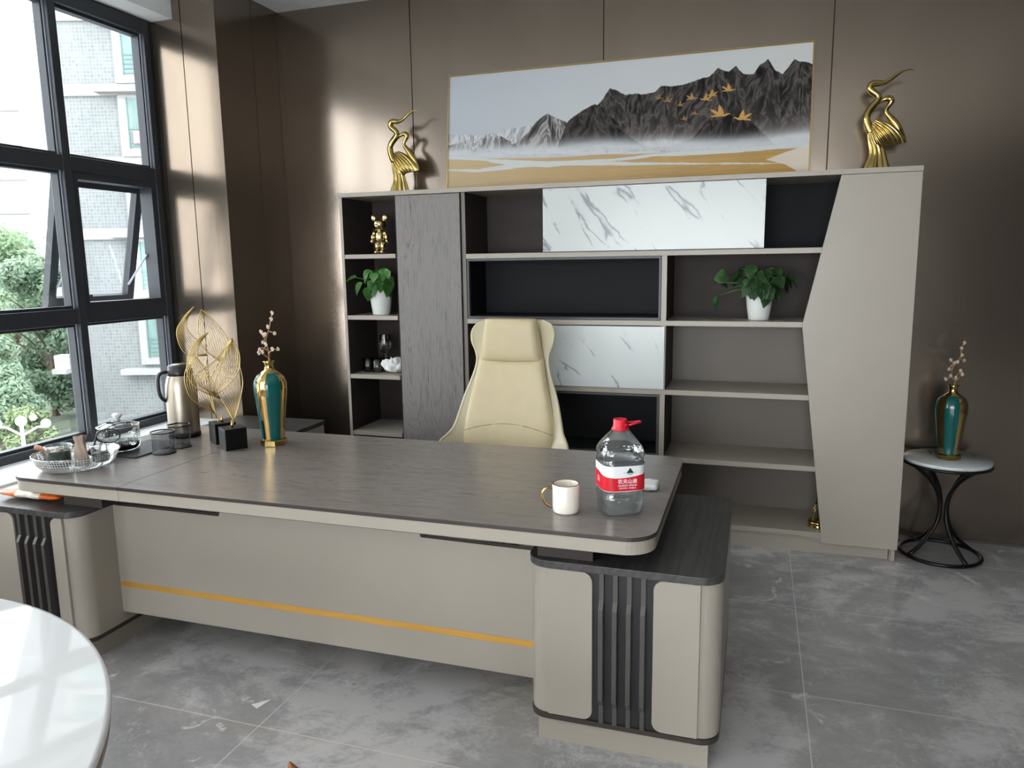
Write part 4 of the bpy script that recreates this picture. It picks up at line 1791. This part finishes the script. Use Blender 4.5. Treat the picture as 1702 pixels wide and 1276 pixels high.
# --- mug
mg = thing('coffee_mug', 'white ceramic mug with gold rim and gold handle beside the water bottle', 'mug', (-1.303, -1.852, ZD), 0)
b = NB()
R_ = .0445
lathe(b, [(.030, .0), (.040, .001), (R_-.001, .006), (R_, .02), (R_, .094), (R_-.001, .0955), (R_-.004, .0955), (R_-.0045, .09), (R_-.0045, .02), (.035, .012), (0, .011)], 48,
      shape=lambda a, r, z: 1+.010*math.sin(9*a+z*90)*math.sin(z*66+1) if .01 < z < .09 and r > .0442 else 1)
obj('mug_body', b, 'ceramic', mg, True)
b = NB()
lathe(b, [(R_-.0042, .0952), (R_-.003, .0966), (R_-.001, .0966), (R_+.0004, .0952)], 48, cap=False)
obj('rim', b, 'gold', mg, True)
b = NB()
an = math.radians(200)
H_ = spline([(R_-.002, .080, .0035), (R_+.018, .083, .004), (R_+.031, .070, .004), (R_+.033, .052, .004), (R_+.026, .033, .004), (R_+.012, .020, .004), (R_-.002, .018, .0035)], 5)
tube(b, [(x*math.cos(an), x*math.sin(an), z) for x, z, r in H_], [r for x, z, r in H_], 10, flat=(1, 1.5))
obj('handle', b, 'gold', mg, True)

# --- pack of tissues behind the bottle
tp = thing('tissue_pack', 'white pack of tissues lying behind the water bottle', 'tissues', (-1.150, -1.525, ZD), .02)
b = NB()


def tis(u, v):
    a = 2*PI*u
    s = 2*v-1
    sq = lambda t, e: math.copysign(abs(t)**e, t)
    endr = (1-abs(s)**12)**.5
    y = .045*sq(math.cos(a), .5)*(.9+.1*endr)
    z = .013+.0125*sq(math.sin(a), .6)*(.75+.25*endr)+.0012*math.sin(s*17)*math.cos(a*3)
    return (s*.105, y, max(0, z))


V = grid(b, tis, 28, 24, True)
b.faces.new([V[k][0] for k in range(28)])
b.faces.new([V[k][-1] for k in range(28)][::-1])
bmesh.ops.recalc_face_normals(b, faces=b.faces)
obj('wrapper', b, 'paper', tp, True)
obj('flap', bx(-.03, .03, -.02, .02, .0255, .0275), 'labelwhite', tp)


# --- vase with a blossom branch
def vase(label, loc, rz, group='green and gold vases'):
    r = thing('striped_vase', label, 'vase', loc, rz, group)
    b = NB()
    lathe(b, [(.056, 0), (.059, .002), (.059, .024), (.056, .027), (.045, .0275), (0, .0275)], 8)
    obj('base', b, 'gold', r)
    prof = spline([(.050, .0275), (.053, .06), (.060, .13), (.069, .20), (.0745, .255), (.072, .292), (.060, .318), (.040, .333), (.026, .340)], 4)
    b = NB()
    lathe(b, prof, 48, shape=lambda a, r_, z: 1-.025*abs(math.sin(6*a))*(1 if r_ > .045 else .3))
    obj('body', b, 'vase', r, True)
    b = NB()
    lathe(b, [(.040, .332), (.036, .338), (.022, .345), (.0185, .360), (.0195, .374), (.026, .385), (.0245, .387), (.017, .376), (.015, .35)], 32, cap=False)
    obj('neck', b, 'gold', r, True)
    # twigs and blossoms; drawn in the plane that faces the room
    rnd = random.Random(4)
    tw_ = [[(0, .0, .35), (.004, .0, .40), (-.006, .01, .43), (-.012, .005, .47), (.0, .0, .50), (.022, -.005, .535), (.028, .0, .575), (.040, .0, .60)],
           [(-.006, .01, .43), (-.028, .0, .445), (-.036, -.01, .432), (-.05, 0, .420)],
           [(.0, .0, .40), (.018, -.01, .425), (.03, 0, .44), (.05, .01, .437)],
           [(-.012, .005, .47), (-.03, .01, .465), (-.012, .0, .5), (-.03, .0, .515)],
           [(.022, -.005, .52), (.045, .0, .513)], [(.0, .0, .40), (-.012, -.02, .425), (.012, -.02, .46)]]
    b = NB()
    for path in tw_:
        s = spline(path, 3)
        tube(b, s, [.0042*(1-.5*i/len(s)) for i in range(len(s))], 7)
    br_ = obj('twig', b, 'twig', r, True)
    spots = [(.040, 0, .603), (.030, .004, .575), (.022, -.012, .542), (-.030, 0, .517), (-.012, -.006, .503), (.047, 0, .512), (.05, .01, .44), (.035, -.008, .442), (-.05, 0, .421), (-.034, -.012, .437), (-.03, .008, .468), (.012, -.022, .463), (.002, -.01, .508), (-.012, -.02, .428)]
    for c in spots:
        b = NB()
        for k in range(5):
            a = 2*PI*k/5+rnd.random()
            ball(b, (c[0]+.006*math.cos(a), c[1]-.003, c[2]+.006*math.sin(a)), .0036+.0018*rnd.random(), 7, (1, .6, 1), 5)
        ball(b, (c[0], c[1]-.006, c[2]), .0035, 6, (1, 1, 1), 4)
        obj('blossom', b, 'blossom', br_, True)
    return r


v1 = vase('green and gold striped vase with a blossom twig standing on the desk', (-2.818, -1.30, ZD), math.radians(-6))
for o in [v1]:
    pass

# --- wire leaf sculptures on black blocks
def leaf_sculpture(label, loc, rz, leaves, stems, sz):
    r = thing('wire_leaf_sculpture', label, 'sculpture', loc, rz, 'gold wire leaf sculptures')
    h = sz
    obj('block', bx(-h/2, h/2, -h/2, h/2, 0, h), 'blackblock', r, bevel=.002)
    b = NB()
    lathe(b, [(.006, h), (.006, h+.016), (.0035, h+.018), (.0035, h+.03)], 12)
    obj('socket', b, 'goldwire', r, True)
    ca, sa = math.cos(math.radians(-17)), math.sin(math.radians(-17))

    def W(x, y, z):
        return (x*ca-y*sa, x*sa+y*ca, z)
    b = NB()
    for st_ in stems:
        tube(b, [W(p[0], .004*i, p[1]) for i, p in enumerate(spline(st_, 5))], .0024, 6)
    obj('stem', b, 'goldwire', r, True)
    for (lft, rgt_, n, bulge, yo) in leaves:
        A_, B_ = spline(lft, 6), spline(rgt_, 6)
        b = NB()
        for k in range(n):
            f = k/(n-1)
            out = []
            for i, (p, q_) in enumerate(zip(A_, B_)):
                t = i/(len(A_)-1)
                out.append(W(p[0]*(1-f)+q_[0]*f, yo+bulge*math.sin(PI*t)*math.sin(PI*f)+.02*(t-.5), p[1]*(1-f)+q_[1]*f))
            tube(b, out, .0011 if k not in (0, n-1) else .0021, 5)
        obj('wire_leaf', b, 'goldwire', r, True)
    return r


# leaf outlines as (across, up) in metres from the foot of the block: tip, left edge, right edge, root
def LP(*pts):
    return [((x-625)*.00064, .098+(905-y)*.00064) for x, y in pts]


leaf_sculpture('gold wire leaf sculpture on the nearer, right-hand black block', (-2.957, -1.405, ZD), math.radians(-34+90),
               [(LP((530, 665), (435, 590), (420, 520), (540, 430), (665, 285)), LP((530, 665), (610, 610), (692, 510), (706, 390), (665, 285)), 15, -.05, -.02),
                (LP((640, 870), (590, 780), (520, 690), (560, 520), (665, 290)), LP((640, 870), (690, 720), (716, 600), (700, 460), (665, 290)), 11, .05, .03),
                (LP((560, 700), (410, 610), (362, 480), (420, 310), (515, 240)), LP((560, 700), (520, 570), (440, 420), (455, 320), (515, 240)), 10, -.05, .0)],
               [LP((625, 905), (632, 890), (640, 870)), LP((640, 872), (600, 780), (560, 700), (530, 665))], .096)
leaf_sculpture('gold wire leaf sculpture on the black block nearer the window', (-3.085, -1.315, ZD), math.radians(-34+90),
               [(LP((560, 420), (420, 400), (372, 250), (430, 140), (500, 70)), LP((560, 420), (540, 350), (455, 250), (445, 170), (500, 70)), 10, -.04, 0),
                (LP((640, 470), (540, 370), (512, 260), (518, 170), (545, 95)), LP((640, 470), (705, 380), (690, 280), (620, 170), (545, 95)), 12, .05, .02),
                (LP((580, 850), (440, 740), (398, 620), (410, 520), (480, 430)), LP((580, 850), (560, 740), (540, 640), (540, 520), (480, 430)), 10, -.03, .02)],
               [LP((600, 905), (590, 880), (580, 850)), LP((590, 880), (560, 640), (600, 540), (640, 470)), LP((580, 850), (535, 600), (560, 420))], .096)

# --- thermos jug
th = thing('thermos_jug', 'tall brushed steel thermos jug with black handle by the window', 'jug', (-3.352, -1.262, ZD), 0)
b = NB()
lathe(b, [(.066, 0), (.0735, .002), (.0735, .02), (.071, .022)], 40)
obj('base', b, 'black', th, True)
b = NB()
lathe(b, [(.071, .02), (.0715, .03), (.0715, .22), (.069, .255), (.062, .285), (.055, .300), (.054, .305)], 48)
obj('body', b, 'steel', th, True)
b = NB()
lathe(b, [(.055, .298), (.058, .302), (.058, .322), (.052, .330), (.053, .344), (.046, .350), (0, .350)], 40)
lid = obj('lid', b, 'black', th, True)
b = NB()
lathe(b, [(.036, .350), (.036, .352), (0, .3525)], 32)
obj('lid_disc', b, 'steel', lid, True)
b = NB()
a = math.radians(232)
pf = spline([(.050, .318), (.082, .316), (.097, .296), (.100, .255), (.096, .215), (.084, .190), (.066, .180)], 5)
tube(b, [(x*math.cos(a), x*math.sin(a), z) for x, z in pf], .009, 10, flat=(1, 1.5))
obj('handle', b, 'black', th, True)

# --- mesh pen holders
ph = thing('pen_holder', 'round black wire mesh pen holder in front of the hexagonal one', 'pen holder', (-3.200, -1.562, ZD), 0)
b = NB()
lathe(b, [(.047, .003), (.050, .094)], 40, cap=False)
obj('mesh_wall', b, 'mesh', ph, True)
b = NB()
tube(b, [(.050*math.cos(t), .050*math.sin(t), .095) for t in np.linspace(0, 2*PI, 40, endpoint=False)], .0028, 8, True)
obj('rim', b, 'blackmetal', ph, True)
b = NB()
lathe(b, [(.048, 0), (.0495, .002), (.0495, .005), (.047, .006)], 40)
obj('base', b, 'blackmetal', ph, True)
hx_ = thing('pen_holder', 'hexagonal black wire mesh pen holder beside the thermos jug', 'pen holder', (-3.212, -1.452, ZD), .3)
b = NB()
lathe(b, [(.050, .003), (.053, .100)], 6, cap=False)
obj('mesh_wall', b, 'mesh', hx_)
b = NB()
tube(b, [(.053*math.cos(t), .053*math.sin(t), .101) for t in np.linspace(0, 2*PI, 6, endpoint=False)], .003, 8, True)
obj('rim', b, 'blackmetal', hx_)
b = NB()
lathe(b, [(.053, 0), (.053, .005)], 6)
obj('base', b, 'blackmetal', hx_)

# --- glass teapot on its dark hob plate
mt = tag(obj('hob_plate', prism(NB(), rrect(-.10, .10, -.15, .15, .012), 0, .006), 'mat', loc=(-3.345, -1.535, ZD)), 'thin dark plate under the lidded glass pot', 'plate')
gp = thing('glass_pot', 'clear glass pot with a white lid knob and dark tea', 'pot', (-3.432, -1.577, ZD+.0065), 0)
b = NB()
lathe(b, [(.0, .001), (.072, .001), (.082, .012), (.086, .035), (.086, .085), (.083, .100), (.088, .106)], 48)
obj('glass_body', b, 'glassware', gp, True)
b = NB()
lathe(b, [(0, .004), (.070, .004), (.079, .014), (.083, .034), (0, .035)], 48)
obj('tea', b, 'tea', gp, True)
b = NB()
lathe(b, [(.087, .107), (.080, .112), (.055, .123), (.025, .129), (.012, .130)], 48, cap=False)
ld = obj('lid', b, 'glassware', gp, True)
b = NB()
tube(b, [(.0865*math.cos(t), .0865*math.sin(t), .1075) for t in np.linspace(0, 2*PI, 48, endpoint=False)], .0022, 6, True)
obj('lid_rim', b, 'chrome', ld, True)
b = NB()
lathe(b, [(.010, .128), (.010, .137), (.017, .147), (.021, .155), (.018, .162), (0, .164)], 24)
obj('knob', b, 'white', ld, True)
b = NB()
a = math.radians(-12)
pf = spline([(.084, .085), (.108, .088), (.122, .070), (.116, .045), (.098, .034), (.084, .036)], 5)
tube(b, [(x*math.cos(a), x*math.sin(a), z) for x, z in pf], .006, 8)
obj('handle', b, 'glassware', gp, True)

# --- diamond cut fruit bowl and what lies in it
BC = (-3.388, -1.842)
bw = thing('fruit_bowl', 'wide clear diamond-patterned bowl at the left end of the desk', 'bowl', (*BC, ZD), 0)
b = NB()
lathe(b, [(.105, 0), (.128, .006), (.148, .028), (.158, .058), (.160, .062)], 72, cap=False)
obj('bowl_wall', b, 'lattice', bw, True)
b = NB()
lathe(b, [(0, .003), (.10, .003), (.126, .009)], 48, cap=False)
obj('bowl_floor', b, 'glassware', bw, True)
b = NB()
tube(b, [(.160*math.cos(t), .160*math.sin(t), .062) for t in np.linspace(0, 2*PI, 60, endpoint=False)], .0028, 6, True)
obj('bowl_rim', b, 'glassware', bw, True)

ja = thing('glass_jar', 'squat clear jar of dark leaves in the bowl, nearer the wooden handle', 'jar', (BC[0]-.035, BC[1]-.050, ZD+.006), 0)
b = NB()
lathe(b, [(0, .001), (.040, .001), (.0445, .008), (.0445, .070), (.047, .076), (.048, .088)], 40)
obj('glass_body', b, 'glassware', ja, True)
b = NB()
lathe(b, [(0, .005), (.039, .005), (.0425, .012), (.0425, .068), (0, .070)], 32)
obj('contents', b, 'greens', ja, True)
b = NB()
tube(b, [(.0475*math.cos(t), .0475*math.sin(t), .089) for t in np.linspace(0, 2*PI, 40, endpoint=False)], .004, 8, True)
obj('rim', b, 'glassware', ja, True)
jb = thing('glass_jar', 'smaller clear jar of reddish leaves in the bowl beside the paper pouch', 'jar', (BC[0]+.078, BC[1]+.046, ZD+.013), 0)
b = NB()
lathe(b, [(0, .001), (.030, .001), (.034, .006), (.034, .055), (.036, .062), (.036, .070)], 40)
obj('glass_body', b, 'glassware', jb, True)
b = NB()
lathe(b, [(0, .004), (.029, .004), (.032, .010), (.032, .040), (0, .042)], 32)
obj('contents', b, 'greens', jb, True)
pp = thing('paper_pouch', 'crumpled brown paper pouch between the two jars in the bowl', 'pouch', (BC[0]+.036, BC[1]-.008, ZD+.008), .4)
b = NB()


def pouch(u, v):
    a = 2*PI*u
    z = v*.125
    k = (1-v)**.6*.024+.007+(.016*max(0, v-.78)/.22)
    f = 1+.25*math.sin(5*a+v*6)*v
    return (k*f*math.cos(a)*1.0, k*f*.7*math.sin(a), z)


grid(b, pouch, 30, 14, True)
obj('pouch_body', b, 'kraft', pp, True)
wh = thing('tea_strainer', 'strainer with a turned wooden handle lying across the bowl rim', 'strainer', (BC[0]-.12, BC[1]-.03, ZD+.070), 0)
b = NB()
hp = spline([(.09, -.01, .004, .005), (.04, -.008, .003, .008), (.0, -.006, .002, .007), (-.03, -.004, .004, .010), (-.055, -.002, .006, .012), (-.062, -.002, .006, .006)], 4)
tube(b, [p[:3] for p in hp], [p[3] for p in hp], 10)
obj('handle', b, 'tan', wh, True)
b = NB()
tube(b, [(.09, -.01, .004), (.13, .0, .0)], .003, 6)
obj('neck', b, 'chrome', wh, True)
ld2 = thing('tea_ladle', 'black wire loop ladle standing in the bowl against the glass pot', 'ladle', (BC[0]+.015, BC[1]+.092, ZD+.020), math.radians(215))
b = NB()
tube(b, [(-.045+.045*math.cos(t), 0, .085+.030*math.sin(t)) for t in np.linspace(0, 2*PI, 26, endpoint=False)], .0032, 8, True)
obj('loop', b, 'black', ld2, True)
b = NB()
tube(b, [(0, 0, .085), (.012, 0, .05), (.022, 0, .028)], [.003, .004, .006], 8)
ball(b, (.024, 0, .022), .02, 12, (1, 1, .8))
obj('ladle_cup', b, 'black', ld2, True)

# --- snack packet on the left pedestal
sn = thing('snack_packet', 'orange and silver snack packet lying on the left pedestal top', 'packet', (-3.520, -1.915, .6385), .02)
b = NB()


def pk(u, v, x0, x1):
    a = 2*PI*u
    x = x0+(x1-x0)*v
    s = x/.16
    en = max(.02, 1-abs(s)**4)
    y = .065*math.cos(a)*(1-.1*(1-en))
    z = .024+.023*math.sin(a)*en**.5+.002*math.sin(x*70)*math.sin(a)
    return (x, y, max(.0005, z))


for x0, x1, m, nm in ((-.16, -.065, 'orange', 'packet_end'), (-.065, .065, 'foil', 'packet_middle'), (.065, .16, 'orange', 'packet_end')):
    b = NB()
    grid(b, lambda u, v: pk(u, v, x0, x1), 24, 10, True)
    bmesh.ops.recalc_face_normals(b, faces=b.faces)
    obj(nm, b, m, sn, True)


# ================================================================== THINGS IN THE BOOKCASES
# generic gold bear figure
be = thing('bear_figurine', 'shiny gold bear figurine on the top left shelf', 'figurine', (-2.983, .12, 1.632), 0)
s = .0268


def bb(name, parts, mat='bear'):
    b = NB()
    for (x, y, z, r, sc) in parts:
        ball(b, (x*s, y*s, z*s), r*s, 18, sc, 12)
    return obj(name, b, mat, be, True)


bb('torso', [(0, 0, 4.0, 1.35, (1, .85, 1.25))])
bb('head', [(0, 0, 6.80, 1.55, (1.08, .95, .98))])
bb('muzzle', [(0, -1.25, 6.45, .62, (1.15, .7, .75))])
for sg in (-1, 1):
    bb('ear', [(sg*1.5, 0, 8.35, .78, (1, .5, 1))])
    bb('arm', [(sg*1.45, 0, 4.75, .55, (1, 1, 1)), (sg*1.8, -.1, 3.9, .50, (.95, 1, 1.7)), (sg*1.98, -.2, 3.0, .46, (1, 1, 1))])
    bb('leg', [(sg*.72, 0, 1.9, .74, (.95, .95, 1.45)), (sg*.78, -.3, .52, .72, (1, 1.25, .72))])


def pothos(label, loc, seed, n, spread, mat, trail=None, zb=.155, group='potted pothos plants'):
    rnd = random.Random(seed)
    r = thing('potted_pothos', label, 'plant', loc, 0, group)
    b = NB()
    lathe(b, [(.050, 0), (.054, .003), (.062, .06), (.070, .125), (.0735, .150), (.0745, .158), (.071, .158), (.069, .148), (.060, .140)], 40, cap=False)
    lathe(b, [(0, .0005), (.05, .0005)], 40, cap=False)
    obj('pot', b, 'pot', r, True)
    b = NB()
    lathe(b, [(.0, .146), (.069, .143)], 30, cap=False)
    obj('soil', b, 'soil', r)
    st = NB()
    lv = NB()

    def leaf(c, d, size, roll):
        d = Vector(d).normalized()
        upw = Vector((0, 0, 1))
        side = d.cross(upw)
        side = side.normalized() if side.length > .05 else Vector((1, 0, 0))
        nrm = side.cross(d).normalized()
        side, nrm = side*math.cos(roll)+nrm*math.sin(roll), nrm*math.cos(roll)-side*math.sin(roll)
        prev = None
        N = 7
        for i in range(N+1):
            t = i/N
            wv = size*.46*math.sin(PI*min(1, t**.62))**.9*(1.0 if t < 1 else 0)
            if i == 0:
                wv = size*.12
            drop = -.32*size*t*t
            mid = Vector(c)+d*(size*(t-.06))+nrm*drop
            l_ = lv.verts.new(mid-side*wv+nrm*(.22*wv))
            m_ = lv.verts.new(mid)
            r__ = lv.verts.new(mid+side*wv+nrm*(.22*wv))
            if prev:
                lv.faces.new((prev[0], prev[1], m_, l_))
                lv.faces.new((prev[1], prev[2], r__, m_))
            prev = (l_, m_, r__)
    for k in range(n):
        a = 2*PI*k/n+rnd.uniform(-.35, .35)
        rr = spread*(.25+.75*rnd.random())
        h = zb+.10*rnd.random()+.035*(1-rr/spread)
        y = math.sin(a)*rr*.75
        tip = Vector((math.cos(a)*rr, max(-.13, min(.15, y)), h+.02))
        mid = Vector((tip.x*.45, tip.y*.45, zb+.07+.05*rnd.random()))
        tube(st, [(tip.x*.1, tip.y*.1, .143), mid, tip], .0017, 5)
        d = (tip-mid)
        d.z = -.02-.5*rnd.random()*d.length-.02
        leaf(tip, d+Vector((0, -.02, 0)), .055+.03*rnd.random(), rnd.uniform(-.6, .6))
    for k in range(n//2):
        a = rnd.uniform(PI, 2*PI)
        tip = Vector((math.cos(a)*spread*.6, math.sin(a)*.08, zb+.0+.05*rnd.random()))
        tube(st, [(tip.x*.2, tip.y*.2, .143), (tip.x*.6, tip.y*.6, tip.z+.03), tip], .0016, 5)
        leaf(tip, (math.cos(a)*.7, math.sin(a)*.7, -.7), .055+.02*rnd.random(), rnd.uniform(-.4, .4))
    for p, q_ in (trail or []):
        tube(st, [(0, -.03, .145), (p[0]*.5, p[1]*.5-.02, p[2]*.5+.10), p], .002, 5)
        leaf(p, q_, .085, .3)
    obj('stems', st, 'stem', r, True)
    obj('leaves', lv, mat, r, True)
    return r


pothos('white potted pothos with bright leaves on the second shelf of the narrow bookcase', (-2.984, .105, 1.2575), 21, 22, .080, 'leaf',
       [((-.10, -.125, .235), (-.9, -.3, -.15)), ((-.085, -.09, .20), (-.5, -.4, -.8)), ((.08, -.09, .235), (.6, -.3, .05)), ((.085, -.09, .19), (.4, -.3, -.9)), ((-.03, -.10, .17), (.1, -.2, -1))])
pothos('white potted pothos with dark trailing leaves on the shelf beside the angled door', (-.721, .13, 1.2445), 33, 36, .125, 'leafdark',
       [((-.215, -.03, .13), (-.4, -.1, -1)), ((-.20, -.02, .20), (.05, -.1, 1)), ((.03, -.085, .15), (.1, -.3, -1)), ((.135, -.02, .23), (.7, 0, -.4)), ((-.17, .0, .17), (-.5, -.1, .5))])

# tumblers, wine glass and paper on the third shelf
g1 = thing('tumbler', 'smoky glass tumbler, the left one under the wine glass', 'glass', (-3.105, .13, .8865), 0)
b = NB()
lathe(b, [(0, .004), (.033, .004), (.034, .0), (.037, .002), (.041, .086), (.039, .086), (.035, .012), (0, .011)], 32)
obj('glass_wall', b, 'smoke', g1, True)
g2 = thing('tumbler', 'glass tumbler on the third shelf, right beside the crumpled paper', 'glass', (-3.030, .11, .8865), 0)
b = NB()
lathe(b, [(0, .004), (.033, .004), (.034, .0), (.037, .002), (.041, .086), (.039, .086), (.035, .012), (0, .011)], 32)
obj('glass_wall', b, 'smoke', g2, True)
g3 = thing('wine_glass', 'stemmed wine glass standing behind the tumblers on the third shelf', 'glass', (-3.018, .20, .8865), 0)
b = NB()
lathe(b, [(.036, 0), (.036, .002), (.006, .006), (.004, .012), (.004, .105), (.008, .112)], 32)
obj('stem', b, 'glassware', g3, True)
b = NB()
lathe(b, [(.006, .110), (.028, .124), (.040, .150), (.041, .18), (.036, .215), (.034, .235)], 32, cap=False)
obj('glass_bowl', b, 'smoke', g3, True)
cp = NB()


def crump(u, v):
    a, t = 2*PI*u, PI*v
    p = Vector((.075*math.sin(t)*math.cos(a), .07*math.sin(t)*math.sin(a), .045+.045*math.cos(t)))
    n_ = mnoise.noise(p*38)+.6*mnoise.noise(p*90)
    p = p*(1+.35*n_)
    p.z = max(.001, p.z)
    return p


grid(cp, crump, 30, 18, True)
tag(obj('crumpled_paper', cp, 'paper', loc=(-2.915, .13, .8865)), 'crumpled white paper on the third shelf next to the tumbler', 'paper')

# gold wire lantern on the bottom shelf
gl_ = thing('wire_lantern', 'small gold wire lantern on the bottom shelf beside the angled door', 'lantern', (-.372, .10, .118), 0)
b = NB()
lathe(b, [(.050, 0), (.052, .003), (.050, .012), (.046, .022), (.050, .024), (.052, .030), (.040, .036), (0, .036)], 32)
obj('base', b, 'gold', gl_, True)
b = NB()
for k in range(8):
    a = 2*PI*k/8
    tube(b, [(.046*math.cos(a), .046*math.sin(a), .03), (.026*math.cos(a), .026*math.sin(a), .095), (.016*math.cos(a), .016*math.sin(a), .128)], .0022, 6)
tube(b, [(.017*math.cos(t), .017*math.sin(t), .126) for t in np.linspace(0, 2*PI, 20, endpoint=False)], .003, 6, True)
obj('cage', b, 'gold', gl_, True)
b = NB()
tube(b, [(.013*math.cos(t), 0, .126+.038*math.sin(t)) for t in np.linspace(0, PI, 12)], .0022, 6)
obj('handle', b, 'blackmetal', gl_, True)


# ================================================================== SIDE TABLE AND SECOND VASE
TX, TY, TR = .243, .165, .205
stb = thing('side_table', 'round marble-topped side table on curved black legs by the back wall', 'table', (TX, TY, 0), 0)
b = NB()
lathe(b, [(TR-.01, .512), (TR, .514), (TR, .528), (TR-.004, .531), (0, .531)], 64)
obj('marble_top', b, 'marbleT', stb, True)
b = NB()
tube(b, [((TR-.004)*math.cos(t), (TR-.004)*math.sin(t), .505) for t in np.linspace(0, 2*PI, 64, endpoint=False)], .009, 8, True)
obj('top_ring', b, 'blackmetal', stb, True)
b = NB()
tube(b, [(.19*math.cos(t), .19*math.sin(t), .011) for t in np.linspace(0, 2*PI, 64, endpoint=False)], .010, 8, True)
obj('base_ring', b, 'blackmetal', stb, True)
for k in range(4):
    a = 2*PI*k/4+math.radians(-62)
    b = NB()
    pts = []
    for i in range(25):
        t = i/24
        z = .014+t*.486
        rr = .022+.165*abs(2*t-1)**2.2
        pts.append((rr*math.cos(a), rr*math.sin(a), z))
    tube(b, pts, .010, 8, flat=(1, 1.2))
    obj('leg', b, 'blackmetal', stb, True)
dup(v1, (.243, .155, .531), math.radians(28), 'green and gold striped vase with a blossom twig on the marble side table')

# ================================================================== ROUND TABLE AND WOODEN CHAIR IN THE FOREGROUND
rt = thing('round_table', 'white glossy round table in the bottom left foreground', 'table', (-2.553, -3.797, 0), 0)
b = NB()
lathe(b, [(.925, .728), (.943, .732), (.946, .740), (.944, .748), (.936, .750), (0, .750)], 128)
obj('tabletop', b, 'tabletop', rt, True)
b = NB()
lathe(b, [(.0, .690), (.915, .690), (.938, .700), (.942, .712), (.940, .728), (0, .728)], 128)
obj('rim', b, 'rimbrown', rt, True)
b = NB()
lathe(b, [(.30, 0), (.30, .02), (.12, .04), (.08, .10), (.07, .40), (.09, .62), (.22, .69)], 48)
obj('pedestal', b, 'rimbrown', rt, True)

wc = thing('wooden_chair', 'brown wooden chair whose arm tip rises at the bottom edge', 'chair', (-1.345, -3.275, 0), math.radians(112.5))
b = NB()
prism(b, rrect(-.22, .22, -.21, .21, .05), .40, .435)
obj('seat', b, 'tan', wc, bevel=.008)
for sx in (-1, 1):
    for sy in (-1, 1):
        b = NB()
        tube(b, [(sx*.18, sy*.17, .41), (sx*.21, sy*.20, .0)], [.018, .012], 10)
        obj('leg', b, 'tan', wc, True)
arm = spline([(-.268, .098, .645, .003), (-.272, .085, .615, .011), (-.277, .05, .585, .016), (-.28, .0, .565, .018), (-.26, -.14, .565, .019), (-.17, -.23, .59, .02), (0, -.26, .60, .02), (.17, -.23, .59, .02), (.26, -.14, .565, .019), (.28, .0, .565, .018), (.277, .05, .585, .016), (.272, .085, .615, .011), (.268, .098, .645, .003)], 5)
b = NB()
tube(b, [p[:3] for p in arm], [p[3] for p in arm], 12, flat=(1, 1.2))
obj('backrest', b, 'tan', wc, True)
for sx in (-1, 0, 1):
    b = NB()
    tube(b, [(sx*.17, -.18, .42), (sx*.17, -.232+(.0 if sx else -.028), .60)], .012, 8)
    obj('back_post', b, 'tan', wc, True)

# a thin white triangle on the floor before the desk
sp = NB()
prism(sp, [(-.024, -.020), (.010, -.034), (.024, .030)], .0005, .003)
tag(obj('white_triangle', sp, 'paper', loc=(-2.395, -2.055, 0)), 'tiny white triangle on the floor in front of the desk panel', 'paper')
